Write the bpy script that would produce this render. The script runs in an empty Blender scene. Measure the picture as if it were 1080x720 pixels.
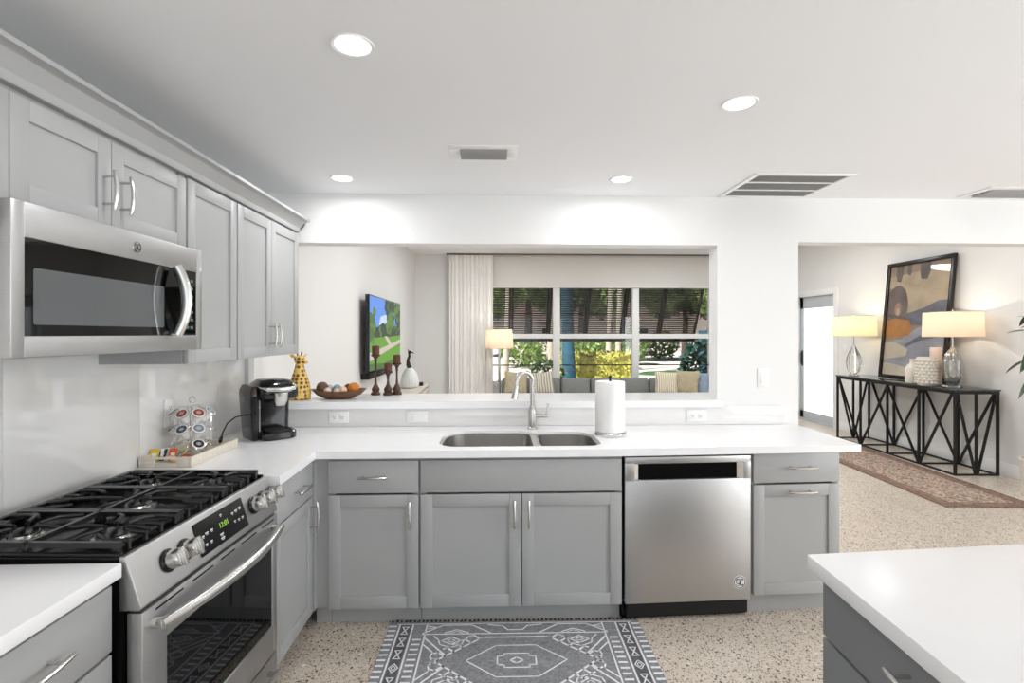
import bpy, bmesh, math, random
from mathutils import Vector, Matrix
R = math.radians
random.seed(7)
scene = bpy.context.scene
COL = scene.collection

# ------------------------------------------------------------------ camera
cam_data = bpy.data.cameras.new('camera')
cam = bpy.data.objects.new('camera', cam_data)
COL.objects.link(cam)
cam.location = (0, 0, 1.437)
cam.rotation_euler = (R(90), 0, -R(1.95))
cam_data.sensor_width = 36
cam_data.lens = 18.0
cam_data.shift_y = -8 / 1080
cam_data.clip_start = 0.05
cam_data.clip_end = 300
scene.camera = cam

# ------------------------------------------------------------------ light and exposure
vs = scene.view_settings
scene.display_settings.display_device = 'sRGB'
vs.view_transform = 'Standard'
vs.look = 'None'
vs.gamma = 1.0
vs.use_curve_mapping = False
vs.exposure = -0.04
scene.cycles.use_denoising = True
scene.cycles.max_bounces = 10
scene.cycles.diffuse_bounces = 6
scene.cycles.glossy_bounces = 5
scene.cycles.transmission_bounces = 6
scene.cycles.transparent_max_bounces = 16
scene.cycles.sample_clamp_indirect = 6.0

world = bpy.data.worlds.new('world')
scene.world = world
world.use_nodes = True
wt = world.node_tree
wt.nodes.clear()
wo = wt.nodes.new('ShaderNodeOutputWorld')
wb = wt.nodes.new('ShaderNodeBackground')
sky = wt.nodes.new('ShaderNodeTexSky')
sky.sky_type = 'HOSEK_WILKIE'
sky.sun_direction = Vector((-0.5, -0.45, 0.74)).normalized()
sky.turbidity = 3.0
wb.inputs['Strength'].default_value = 1.0
wt.links.new(sky.outputs[0], wb.inputs['Color'])
wt.links.new(wb.outputs[0], wo.inputs['Surface'])


def light(name, kind, loc, rot, power, color=(1, 1, 1), size=0.1, size_y=None, shape='DISK'):
    d = bpy.data.lights.new(name, kind)
    d.energy = power
    d.color = color
    if kind == 'AREA':
        d.shape = shape
        d.size = size
        if size_y:
            d.size_y = size_y
    elif kind == 'SUN':
        d.angle = size
    else:
        d.shadow_soft_size = size
    o = bpy.data.objects.new(name, d)
    o.location = loc
    o.rotation_euler = rot
    COL.objects.link(o)
    return o


SUN = light('sun', 'SUN', (0, -5, 12), (0, 0, 0), 9.0, (1, 0.96, 0.90), R(0.6))
SUN.rotation_euler = Vector((0.5, 0.45, -0.74)).to_track_quat('-Z', 'Y').to_euler()
# daylight that enters through the big glazing behind the camera
light('rear_window_daylight', 'AREA', (0.9, -2.75, 1.2), (R(90), 0, 0), 48, (0.93, 0.965, 1), 4.2, 2.0, 'RECTANGLE')
light('kitchen_side_fill', 'AREA', (5.3, 0.2, 1.4), (R(90), 0, R(90)), 140, (0.94, 0.97, 1), 2.4, 1.5, 'RECTANGLE')  # unseen side fill, added to brighten the left wall and its cabinets
# unseen fill lights without fixtures, added to brighten living room and entry (above the header)
for (lx, ly, lp) in ((0.0, 5.2, 28), (0.2, 7.6, 29), (2.6, 5.6, 26), (3.0, 8.0, 26), (4.1, 4.6, 12), (4.0, 6.9, 11)):
    light('living_fill_light', 'AREA', (lx, ly, 2.9), (0, 0, 0), lp, (0.96, 0.98, 1), 0.5)

# ------------------------------------------------------------------ materials


def lin(c):
    c = c / 255.0
    return c / 12.92 if c <= 0.04045 else ((c + 0.055) / 1.055) ** 2.4


def rgb(r, g, b):
    return (lin(r), lin(g), lin(b), 1)


MATS = {}


def mat(name, col, rough=0.5, metal=0.0, spec=0.5, bump=0.0, bscale=60, var=0.0, vscale=8, stretch=(1, 1, 1),
        emit=None, estr=0.0, trans=0.0, ior=1.45, coat=0.0, sheen=0.0):
    """Principled material with procedural colour variation and bump."""
    if name in MATS:
        return MATS[name]
    m = bpy.data.materials.new(name)
    m.use_nodes = True
    nt = m.node_tree
    p = nt.nodes['Principled BSDF']
    p.inputs['Base Color'].default_value = col
    p.inputs['Roughness'].default_value = rough
    p.inputs['Metallic'].default_value = metal
    p.inputs['Specular IOR Level'].default_value = spec
    p.inputs['Transmission Weight'].default_value = trans
    p.inputs['IOR'].default_value = ior
    p.inputs['Coat Weight'].default_value = coat
    p.inputs['Sheen Weight'].default_value = sheen
    if emit:
        p.inputs['Emission Color'].default_value = emit
        p.inputs['Emission Strength'].default_value = estr
    tc = nt.nodes.new('ShaderNodeTexCoord')
    mp = nt.nodes.new('ShaderNodeMapping')
    mp.inputs['Scale'].default_value = stretch
    nt.links.new(tc.outputs['Object'], mp.inputs['Vector'])
    if var > 0:
        n = nt.nodes.new('ShaderNodeTexNoise')
        n.inputs['Scale'].default_value = vscale
        n.inputs['Detail'].default_value = 4
        nt.links.new(mp.outputs[0], n.inputs['Vector'])
        rmp = nt.nodes.new('ShaderNodeValToRGB')
        lo = [max(0, c * (1 - var)) for c in col[:3]] + [1]
        hi = [min(1, c * (1 + var)) for c in col[:3]] + [1]
        rmp.color_ramp.elements[0].position = 0.3
        rmp.color_ramp.elements[1].position = 0.7
        rmp.color_ramp.elements[0].color = lo
        rmp.color_ramp.elements[1].color = hi
        nt.links.new(n.outputs[0], rmp.inputs[0])
        nt.links.new(rmp.outputs[0], p.inputs['Base Color'])
    if bump > 0:
        n2 = nt.nodes.new('ShaderNodeTexNoise')
        n2.inputs['Scale'].default_value = bscale
        n2.inputs['Detail'].default_value = 3
        nt.links.new(mp.outputs[0], n2.inputs['Vector'])
        b = nt.nodes.new('ShaderNodeBump')
        b.inputs['Strength'].default_value = bump
        b.inputs['Distance'].default_value = 0.004
        nt.links.new(n2.outputs[0], b.inputs['Height'])
        nt.links.new(b.outputs[0], p.inputs['Normal'])
    MATS[name] = m
    return m


M_wall = mat('white wall paint', rgb(232, 232, 231), 0.7, bump=0.03, bscale=120)
M_ceil = mat('white ceiling paint', rgb(240, 241, 243), 0.8, bump=0.02, bscale=90)
M_cab = mat('grey cabinet lacquer', rgb(170, 171, 171), 0.42, var=0.02, vscale=3)
M_cabin = mat('grey cabinet shell', rgb(150, 152, 154), 0.5)
M_island = mat('dark grey island lacquer', rgb(126, 128, 130), 0.45, var=0.02, vscale=3)
M_quartz = mat('white quartz', rgb(243, 243, 244), 0.22, spec=0.5, var=0.008, vscale=20)
M_tile = mat('glossy white tile', rgb(230, 229, 227), 0.04, spec=1.0, bump=0.01, bscale=3)
M_grout = mat('grout line', rgb(205, 205, 203), 0.7)
M_steel = mat('brushed stainless steel', rgb(188, 188, 188), 0.42, metal=1.0, var=0.04, vscale=4, stretch=(60, 1, 60))
M_steelh = mat('smooth stainless steel', rgb(205, 204, 201), 0.22, metal=1.0)
M_nickel = mat('satin nickel', rgb(206, 204, 201), 0.22, metal=1.0)
M_chrome = mat('polished chrome', rgb(222, 222, 222), 0.08, metal=1.0)
M_black = mat('black enamel', rgb(14, 14, 15), 0.25)
M_blackm = mat('matt black', rgb(16, 16, 16), 0.55)
M_iron = mat('black cast iron', rgb(30, 30, 31), 0.30, spec=.6, bump=0.06, bscale=200)
M_blackglass = mat('black glass', rgb(6, 6, 7), 0.03, spec=0.4)
M_disp = mat('black display panel', rgb(6, 6, 7), 0.35, spec=0.3)
M_greyglass = mat('grey screened glass', rgb(92, 95, 97), 0.05, spec=0.6)
M_plastic = mat('black gloss plastic', rgb(12, 12, 14), 0.16, coat=0.3)
M_white = mat('white plastic', rgb(240, 240, 238), 0.35)
M_slot = mat('dark slot', rgb(70, 70, 70), 0.6)
M_trim = mat('white trim gloss', rgb(240, 240, 240), 0.4)
M_greytrim = mat('grey trim', rgb(205, 205, 203), 0.4)
M_paper = mat('white paper towel', rgb(244, 244, 243), 0.9, bump=0.3, bscale=120)
M_fringe = mat('charcoal fringe yarn', rgb(40, 40, 42), 0.9)
M_iron_table = mat('black iron tube', rgb(20, 19, 18), 0.45)


def node_mat(name):
    m = bpy.data.materials.new(name)
    m.use_nodes = True
    nt = m.node_tree
    p = nt.nodes['Principled BSDF']
    tc = nt.nodes.new('ShaderNodeTexCoord')
    MATS[name] = m
    return m, nt, p, tc


def ramp(nt, src, stops, interp='LINEAR'):
    r = nt.nodes.new('ShaderNodeValToRGB')
    r.color_ramp.interpolation = interp
    els = r.color_ramp.elements
    while len(els) < len(stops):
        els.new(0.5)
    for e, (pos, c) in zip(els, stops):
        e.position = pos
        e.color = c
    nt.links.new(src, r.inputs[0])
    return r.outputs[0]


def mixc(nt, fac, a, b, mode='MIX'):
    n = nt.nodes.new('ShaderNodeMix')
    n.data_type = 'RGBA'
    n.blend_type = mode
    for s, v in ((n.inputs[0], fac), (n.inputs[6], a), (n.inputs[7], b)):
        if isinstance(v, (int, float, tuple)):
            s.default_value = v
        else:
            nt.links.new(v, s)
    return n.outputs[2]


def noise(nt, vec, scale, detail=3, out=0):
    n = nt.nodes.new('ShaderNodeTexNoise')
    n.inputs['Scale'].default_value = scale
    n.inputs['Detail'].default_value = detail
    nt.links.new(vec, n.inputs['Vector'])
    return n.outputs[out]


# terrazzo: chips of several sizes and tints in a pale cement
def terrazzo():
    m, nt, p, tc = node_mat('terrazzo')
    v = tc.outputs['Object']
    base = ramp(nt, noise(nt, v, 2.0), [(0.3, rgb(210, 197, 181)), (0.7, rgb(220, 208, 194))])
    last = base
    for sc, thr, dark in ((62, 0.80, 0), (115, 0.68, 0), (165, .72, 0), (40, 0.86, 1), (80, 0.80, 1)):
        vo = nt.nodes.new('ShaderNodeTexVoronoi')
        vo.inputs['Scale'].default_value = sc
        vo.inputs['Randomness'].default_value = 1.0
        nt.links.new(v, vo.inputs['Vector'])
        sep = nt.nodes.new('ShaderNodeSeparateColor')
        nt.links.new(vo.outputs['Color'], sep.inputs[0])
        pick = ramp(nt, sep.outputs[0], [(thr, (0, 0, 0, 1)), (thr + 0.01, (1, 1, 1, 1))])
        core = ramp(nt, vo.outputs['Distance'], [(0.34, (1, 1, 1, 1)), (0.42, (0, 0, 0, 1))])
        msk = mixc(nt, 1.0, pick, core, 'MULTIPLY')
        if dark == 0:
            chip = ramp(nt, sep.outputs[1], [(0.0, rgb(52, 48, 45)), (0.45, rgb(88, 78, 70)), (0.75, rgb(132, 112, 94)), (1.0, rgb(60, 56, 54))])
        else:
            chip = ramp(nt, sep.outputs[1], [(0.0, rgb(240, 234, 224)), (0.6, rgb(205, 186, 160)), (1.0, rgb(232, 226, 218))])
        last = mixc(nt, msk, last, chip)
    nt.links.new(last, p.inputs['Base Color'])
    p.inputs['Roughness'].default_value = 0.28
    return m


M_terrazzo = terrazzo()


def thin_glass(name, tint=(1, 1, 1, 1), gloss=0.06):
    m = bpy.data.materials.new(name)
    m.use_nodes = True
    nt = m.node_tree
    nt.nodes.clear()
    o = nt.nodes.new('ShaderNodeOutputMaterial')
    t = nt.nodes.new('ShaderNodeBsdfTransparent')
    t.inputs[0].default_value = tint
    g = nt.nodes.new('ShaderNodeBsdfGlossy')
    g.inputs['Roughness'].default_value = 0.02
    lw = nt.nodes.new('ShaderNodeLayerWeight')
    pw = nt.nodes.new('ShaderNodeMath')
    pw.operation = 'POWER'
    pw.inputs[1].default_value = 5.0
    nt.links.new(lw.outputs['Facing'], pw.inputs[0])
    fr = nt.nodes.new('ShaderNodeMath')
    fr.operation = 'MULTIPLY_ADD'
    fr.inputs[1].default_value = 0.9
    fr.inputs[2].default_value = gloss * .6
    nt.links.new(pw.outputs[0], fr.inputs[0])
    mx = nt.nodes.new('ShaderNodeMixShader')
    nt.links.new(fr.outputs[0], mx.inputs[0])
    nt.links.new(t.outputs[0], mx.inputs[1])
    nt.links.new(g.outputs[0], mx.inputs[2])
    nt.links.new(mx.outputs[0], o.inputs[0])
    return m


M_pane = thin_glass('window pane glass')
M_tank = thin_glass('smoked tank plastic', (0.42, 0.43, 0.44, 1))


def shade_mat(name, col):
    m = bpy.data.materials.new(name)
    m.use_nodes = True
    nt = m.node_tree
    nt.nodes.clear()
    o = nt.nodes.new('ShaderNodeOutputMaterial')
    d = nt.nodes.new('ShaderNodeBsdfDiffuse')
    t = nt.nodes.new('ShaderNodeBsdfTranslucent')
    d.inputs[0].default_value = col
    t.inputs[0].default_value = col
    mx = nt.nodes.new('ShaderNodeMixShader')
    mx.inputs[0].default_value = 0.5
    nt.links.new(d.outputs[0], mx.inputs[1])
    nt.links.new(t.outputs[0], mx.inputs[2])
    nt.links.new(mx.outputs[0], o.inputs[0])
    return m


M_shade = shade_mat('linen lamp shade', rgb(240, 224, 204))
M_shadeb = shade_mat('cream lamp shade', rgb(248, 236, 206))
M_curtain = mat('white curtain cloth', rgb(248, 246, 244), 0.9, sheen=0.2)
M_glassclear = mat('clear crystal', (0.95, 0.97, 0.97, 1), 0.02, trans=1.0, ior=1.45)
M_mercury = mat('smoky mercury glass', rgb(176, 176, 172), 0.12, metal=0.75, var=0.2, vscale=30)


def emis(name, col, s):
    m = bpy.data.materials.new(name)
    m.use_nodes = True
    p = m.node_tree.nodes['Principled BSDF']
    p.inputs['Base Color'].default_value = (0.02, 0.02, 0.02, 1)
    p.inputs['Emission Color'].default_value = col
    p.inputs['Emission Strength'].default_value = s
    return m


M_led = emis('lit downlight lens', (1, 0.99, 0.97, 1), 6.0)

# ------------------------------------------------------------------ mesh helper


class MB:
    def __init__(self):
        self.bm = bmesh.new()
        self.vl = self.bm.verts.layers.int.new('done')
        self.fl = self.bm.faces.layers.int.new('done')
        self.mi = 0
        self.M = None

    def _fin(self):
        fl, vl = self.fl, self.vl
        for f in self.bm.faces:
            if not f[fl]:
                f[fl] = 1
                f.material_index = self.mi
        for v in self.bm.verts:
            if not v[vl]:
                v[vl] = 1
                if self.M is not None:
                    v.co = self.M @ v.co
        return self

    def box(self, x0, x1, y0, y1, z0, z1, bev=0.0, seg=2):
        bm = self.bm
        x0, x1 = min(x0, x1), max(x0, x1)
        y0, y1 = min(y0, y1), max(y0, y1)
        z0, z1 = min(z0, z1), max(z0, z1)
        v = [bm.verts.new(c) for c in ((x0, y0, z0), (x1, y0, z0), (x1, y1, z0), (x0, y1, z0),
                                       (x0, y0, z1), (x1, y0, z1), (x1, y1, z1), (x0, y1, z1))]
        fs = [bm.faces.new([v[i] for i in q]) for q in ((3, 2, 1, 0), (4, 5, 6, 7), (0, 1, 5, 4), (1, 2, 6, 5), (2, 3, 7, 6), (3, 0, 4, 7))]
        if bev > 0:
            es = list({e for f in fs for e in f.edges})
            bmesh.ops.bevel(bm, geom=es, offset=bev, segments=seg, affect='EDGES', profile=0.5, clamp_overlap=True)
        return self._fin()

    def prism(self, pts, lo, hi, axis='z', bev=0.0):
        """Extrude a 2-D outline along an axis: z -> (a,b,h), y -> (a,h,b), x -> (h,a,b)."""
        def P(a, b, h):
            return {'z': (a, b, h), 'y': (a, h, b), 'x': (h, a, b)}[axis]
        bm = self.bm
        A = [bm.verts.new(P(a, b, lo)) for a, b in pts]
        B = [bm.verts.new(P(a, b, hi)) for a, b in pts]
        n = len(pts)
        fs = [bm.faces.new(A[::-1]), bm.faces.new(B)]
        for i in range(n):
            j = (i + 1) % n
            fs.append(bm.faces.new((A[i], A[j], B[j], B[i])))
        bmesh.ops.recalc_face_normals(bm, faces=fs)
        if bev > 0:
            es = list({e for f in fs for e in f.edges})
            bmesh.ops.bevel(bm, geom=es, offset=bev, segments=2, affect='EDGES', profile=0.5, clamp_overlap=True)
        return self._fin()

    def quad(self, *pts):
        self.bm.faces.new([self.bm.verts.new(p) for p in pts])
        return self._fin()

    def tube(self, pts, r, n=10, closed=False, sx=1.0):
        bm = self.bm
        P = [Vector(p) for p in pts]
        k = len(P)
        rs = r if isinstance(r, (list, tuple)) else [r] * k
        up = None
        rings = []
        for i in range(k):
            if closed:
                t = (P[(i + 1) % k] - P[i - 1]).normalized()
            else:
                t = (P[min(i + 1, k - 1)] - P[max(i - 1, 0)]).normalized()
            if up is None:
                a = Vector((0, 0, 1)) if abs(t.z) < 0.9 else Vector((1, 0, 0))
                up = (a - t * a.dot(t)).normalized()
            else:
                up = (up - t * up.dot(t))
                up = up.normalized() if up.length > 1e-6 else t.orthogonal().normalized()
            b = t.cross(up)
            rings.append([bm.verts.new(P[i] + (up * math.cos(q) + b * math.sin(q) * sx) * rs[i])
                          for q in [2 * math.pi * j / n for j in range(n)]])
        m = k if closed else k - 1
        for i in range(m):
            A, B = rings[i], rings[(i + 1) % k]
            for j in range(n):
                bm.faces.new((A[j], A[(j + 1) % n], B[(j + 1) % n], B[j]))
        if not closed:
            bm.faces.new(rings[0][::-1])
            bm.faces.new(rings[-1])
        return self._fin()

    def bar(self, p0, p1, w, h=None):
        """Square bar between two points."""
        h = h or w
        p0, p1 = Vector(p0), Vector(p1)
        t = (p1 - p0).normalized()
        a = Vector((0, 0, 1)) if abs(t.z) < 0.95 else Vector((0, 1, 0))
        s = t.cross(a).normalized()
        u = s.cross(t)
        bm = self.bm
        v = []
        for p in (p0, p1):
            for (i, j) in ((-1, -1), (1, -1), (1, 1), (-1, 1)):
                v.append(bm.verts.new(p + s * (i * w / 2) + u * (j * h / 2)))
        for q in ((3, 2, 1, 0), (4, 5, 6, 7), (0, 1, 5, 4), (1, 2, 6, 5), (2, 3, 7, 6), (3, 0, 4, 7)):
            bm.faces.new([v[i] for i in q])
        return self._fin()

    def lathe(self, prof, c=(0, 0, 0), n=32, rfun=None, cap=True):
        bm = self.bm
        c = Vector(c)
        rings = []
        for (r, z) in prof:
            ring = []
            for j in range(n):
                q = 2 * math.pi * j / n
                rr = r * (rfun(q, z) if rfun else 1)
                ring.append(bm.verts.new(c + Vector((rr * math.cos(q), rr * math.sin(q), z))))
            rings.append(ring)
        for A, B in zip(rings, rings[1:]):
            for j in range(n):
                bm.faces.new((A[j], A[(j + 1) % n], B[(j + 1) % n], B[j]))
        if cap:
            if prof[0][0] > 1e-5:
                bm.faces.new(rings[0][::-1])
            if prof[-1][0] > 1e-5:
                bm.faces.new(rings[-1])
        return self._fin()

    def ball(self, c, r, sc=(1, 1, 1), sub=3, jit=0.0, rot=None):
        res = bmesh.ops.create_icosphere(self.bm, subdivisions=sub, radius=1.0)
        for v in res['verts']:
            k = 1 + (random.uniform(-jit, jit) if jit else 0)
            q = Vector((v.co.x * r * sc[0] * k, v.co.y * r * sc[1] * k, v.co.z * r * sc[2] * k))
            if rot:
                q = rot @ q
            v.co = q + Vector(c)
        return self._fin()

    def loft(self, loops, cap0=False, cap1=True, closed=True):
        bm = self.bm
        L = [[bm.verts.new(p) for p in lp] for lp in loops]
        n = len(L[0])
        for A, B in zip(L, L[1:]):
            for j in range(n if closed else n - 1):
                bm.faces.new((A[j], A[(j + 1) % n], B[(j + 1) % n], B[j]))
        if cap0:
            bm.faces.new(L[0][::-1])
        if cap1:
            bm.faces.new(L[-1])
        return self._fin()

    def holed(self, outer, holes, z0, z1):
        """A slab with holes: outlines in x,y."""
        bm = self.bm
        es = []
        for lp in [outer] + holes:
            vs_ = [bm.verts.new((a, b, z1)) for a, b in lp]
            for i in range(len(vs_)):
                es.append(bm.edges.new((vs_[i], vs_[(i + 1) % len(vs_)])))
        res = bmesh.ops.triangle_fill(bm, edges=es, use_beauty=True)
        fs = [g for g in res['geom'] if isinstance(g, bmesh.types.BMFace)]
        ex = bmesh.ops.extrude_face_region(bm, geom=fs)
        for g in ex['geom']:
            if isinstance(g, bmesh.types.BMVert):
                g.co.z = z0
        bmesh.ops.recalc_face_normals(bm, faces=bm.faces[:])
        return self._fin()

    def ribbon(self, pts, w, z, closed=False):
        """A flat painted or woven line lying at height z."""
        n = len(pts)
        for i in range(n if closed else n - 1):
            a, b = Vector(pts[i]), Vector(pts[(i + 1) % n])
            d = (b - a)
            if d.length < 1e-6:
                continue
            d.normalize()
            s = Vector((-d.y, d.x)) * w / 2
            a = a - d * w * 0.4
            b = b + d * w * 0.4
            self.quad((a.x - s.x, a.y - s.y, z), (b.x - s.x, b.y - s.y, z), (b.x + s.x, b.y + s.y, z), (a.x + s.x, a.y + s.y, z))
        return self

    def build(self, name, mats, parent=None, angle=35, smooth=True):
        me = bpy.data.meshes.new(name)
        bmesh.ops.recalc_face_normals(self.bm, faces=self.bm.faces[:])
        self.bm.verts.layers.int.remove(self.vl)
        self.bm.faces.layers.int.remove(self.fl)
        self.bm.to_mesh(me)
        self.bm.free()
        for m in (mats if isinstance(mats, (list, tuple)) else [mats]):
            me.materials.append(m)
        if smooth and me.polygons:
            me.polygons.foreach_set('use_smooth', [True] * len(me.polygons))
            me.set_sharp_from_angle(angle=R(angle))
        o = bpy.data.objects.new(name, me)
        COL.objects.link(o)
        if parent:
            o.parent = parent
        return o


def tag(o, label=None, cat=None, group=None, kind=None):
    if label:
        o['label'] = label
    if cat:
        o['category'] = cat
    if group:
        o['group'] = group
    if kind:
        o['kind'] = kind
    return o


def empty(name, loc, rz, label, cat, group=None):
    o = bpy.data.objects.new(name, None)
    o.empty_display_size = 0.1
    o.location = loc
    o.rotation_euler = (0, 0, rz)
    COL.objects.link(o)
    return tag(o, label, cat, group)


def struct(name, mb, m, parent=None, label=None):
    o = mb.build(name, m, parent)
    if parent is None:
        o['kind'] = 'structure'
    if label:
        o['label'] = label
    return o


def clone(src, parent=None):
    c = src.copy()
    COL.objects.link(c)
    if parent:
        c.parent = parent
    for ch in src.children:
        clone(ch, c)
    return c


def txt(body, size, loc, rot, m, parent, name, depth=0.0005, align='CENTER'):
    """Lettering turned into a mesh."""
    cu = bpy.data.curves.new(name, 'FONT')
    cu.body = body
    cu.size = size
    cu.extrude = depth
    cu.align_x = align
    cu.align_y = 'CENTER'
    tmp = bpy.data.objects.new(name, cu)
    COL.objects.link(tmp)
    dg = bpy.context.evaluated_depsgraph_get()
    me = bpy.data.meshes.new_from_object(tmp.evaluated_get(dg))
    bpy.data.objects.remove(tmp)
    o = bpy.data.objects.new(name, me)
    me.materials.clear()
    me.materials.append(m)
    COL.objects.link(o)
    o.parent = parent
    o.location = loc
    o.rotation_euler = rot
    return o


def rrect(x0, x1, y0, y1, r, k=6):
    pts = []
    for cx, cy, a0 in ((x1 - r, y1 - r, 0), (x0 + r, y1 - r, 90), (x0 + r, y0 + r, 180), (x1 - r, y0 + r, 270)):
        for i in range(k + 1):
            a = R(a0 + 90 * i / k)
            pts.append((cx + r * math.cos(a), cy + r * math.sin(a)))
    return pts


# ================================================================== SETTING
XL = -1.505     # left wall
YW = 3.13       # kitchen face of the partition
YP = 3.25       # living-room face of the partition
ZC = 2.285      # kitchen ceiling
ZL = 2.94       # ceiling of the rooms beyond
XR = 5.18       # right wall
YB = 9.78       # window wall
YR = -2.6       # wall behind the camera

struct('floor', MB().box(-1.9, 5.6, -3.0, 10.2, -0.12, 0), M_terrazzo)
m_ = MB()
m_.holed([(-1.9, -3.0), (5.6, -3.0), (5.6, YW + .05), (-1.9, YW + .05)], [], ZC, ZC + 0.14)
struct('ceiling', m_, M_ceil)
struct('ceiling_living', MB().box(-1.9, 5.6, YW + .05, 10.2, ZL, ZL + 0.14), M_ceil)
struct('wall_left', MB().box(XL - 0.2, XL, -2.8, 10.0, 0, 3.0), M_wall)
# wall on the right: hole for the glazed door (entry) and for a kitchen side window
DY0, DY1, DZ = 7.62, 8.56, 2.06
m_ = MB().box(XR, XR + .2, -2.8, -1.1, 0, 3.0).box(XR, XR + .2, 1.5, DY0, 0, 3.0).box(XR, XR + .2, DY1, 10.0, 0, 3.0)
m_.box(XR, XR + .2, DY0, DY1, DZ, 3.0).box(XR, XR + .2, -1.1, 1.5, 0, 0.6).box(XR, XR + .2, -1.1, 1.5, 2.15, 3.0)
struct('wall_right', m_, M_wall)
# wall behind the camera with wide glazing
m_ = MB().box(-1.7, -1.3, YR - .2, YR, 0, 2.4).box(3.1, 5.4, YR - .2, YR, 0, 2.4).box(-1.3, 3.1, YR - .2, YR, 2.2, 2.4).box(-1.3, 3.1, YR - .2, YR, 0, .15)
struct('wall_rear', m_, M_wall)
# partition between kitchen and living room: half wall, column, header
m_ = MB().box(XL, 1.38, YW, YP, 0, 0.988).box(1.38, 1.893, YW, YP, 0, 2.4)
m_.box(XL, 1.38, YW, YP, 1.987, 2.94).box(1.38, 1.893, YW, YP, 2.4, 2.94).box(1.893, XR, YW, YP, 2.008, 2.94)
struct('wall_partition', m_, M_wall)
# far wall with the window opening
WX0, WX1, WZ0, WZ1 = -0.30, 4.20, 0.48, 2.34
m_ = MB().box(-1.7, WX0, YB, YB + .2, 0, 3.0).box(WX1, 5.4, YB, YB + .2, 0, 3.0).box(WX0, WX1, YB, YB + .2, 0, WZ0).box(WX0, WX1, YB, YB + .2, WZ1, 3.0)
struct('wall_back', m_, M_wall)
struct('baseboard_right', MB().box(XR - .018, XR, 3.25, DY0 - .09, 0, .13, .004), M_trim)
struct('baseboard_left', MB().box(XL, XL + .018, 3.26, YB, 0, .13, .004), M_trim)
struct('baseboard_back', MB().box(XL + .02, XR - .02, YB - .018, YB, 0, .13, .004), M_trim)
struct('trim_1', MB().box(XL, XL + .034, YW - .012, YW + .06, 1.0305, 1.987, .002), M_greytrim)

# ---- tiled backsplash on the left wall and low splash under the ledge
m_ = MB()
for (a, b) in ((0.0, 1.005), (1.0075, 1.6075), (1.61, 2.21), (2.2125, 2.8125), (2.815, 3.117)):
    m_.box(XL, XL + .010, a, b, 0.8775, 1.40, .0008)
m_.mi = 1
m_.box(XL, XL + .0088, 0.0, 3.117, 0.8765, 1.40)
struct('trim_2', m_, [M_tile, M_grout], label='large glossy white tiles of the backsplash')
m_ = MB().box(XL + .012, 1.80, YW - .010, YW, 0.8765, 0.9875, .001)
struct('trim_3', m_, M_tile, label='low white tile splash under the bar ledge')

# ---- window_1: three bays, each split by a transom
m_ = MB()
fr = 0.055
bays = ((-0.276, 1.124), (1.25, 2.65), (2.776, 4.176))
m_.box(WX0, WX1, YB - .03, YB + .08, 2.318, WZ1 + .03, .004).box(WX0, WX1, YB - .03, YB + .08, WZ0 - .03, .53, .004)
for a, b in ((WX0 - .02, -.276), (1.124, 1.25), (2.65, 2.776), (4.176, WX1 + .02)):
    m_.box(a, b, YB - .03, YB + .08, WZ0, WZ1, .004)
for a, b in bays:
    m_.box(a, b, YB - .02, YB + .06, 1.347, 1.437, .004)
w1 = struct('window_1', m_, M_trim, label='white three-bay living room window with transom bars')
m_ = MB()
for a, b in bays:
    m_.box(a, b, YB + .02, YB + .05, .828, .848, .001)
m_.build('meeting_rail', M_blackm, w1)
for a, b in bays:
    for z0, z1 in ((.53, 1.347), (1.437, 2.318)):
        MB().quad((a, YB + .033, z0), (b, YB + .033, z0), (b, YB + .033, z1), (a, YB + .033, z1)).build('pane', M_pane, w1)

# ---- door_1: glazed door in the right wall
m_ = MB()
m_.box(XR - .025, XR + .02, DY0 - .085, DY0 + .01, 0, DZ + .085, .004).box(XR - .025, XR + .02, DY1 - .01, DY1 + .085, 0, DZ + .085, .004)
m_.box(XR - .025, XR + .02, DY0, DY1, DZ - .01, DZ + .085, .004)
d1 = struct('door_1', m_, M_trim, label='white-framed glazed entry door')
m_ = MB()
ds = mat('pale grey door sash', rgb(196, 202, 206), 0.4)
m_.box(XR + .03, XR + .07, DY0, DY0 + .07, 0.03, DZ, .003).box(XR + .03, XR + .07, DY1 - .09, DY1, 0.03, DZ, .003)
m_.box(XR + .03, XR + .07, DY0, DY1, .03, .15, .003).box(XR + .03, XR + .07, DY0, DY1, 1.86, DZ, .003)
m_.box(XR + .0, XR + .12, DY0, DY1, 0, .03, .003)
m_.build('sash', ds, d1)
fg, nt_, p_, tc_ = node_mat('daylight glow glass')
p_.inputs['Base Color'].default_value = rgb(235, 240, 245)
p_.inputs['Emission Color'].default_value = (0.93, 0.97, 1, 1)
p_.inputs['Emission Strength'].default_value = 1.1  # pane glow stands in for bright daylight outside, no lamp here
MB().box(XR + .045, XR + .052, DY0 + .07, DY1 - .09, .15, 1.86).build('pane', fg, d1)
MB().box(XR + .0, XR + .03, DY1 - .075, DY1 - .055, .93, 1.13, .004).box(XR + .02, XR + .03, DY1 - .085, DY1 - .045, .9, 1.16, .003).build('door_handle', M_blackm, d1)
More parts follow.
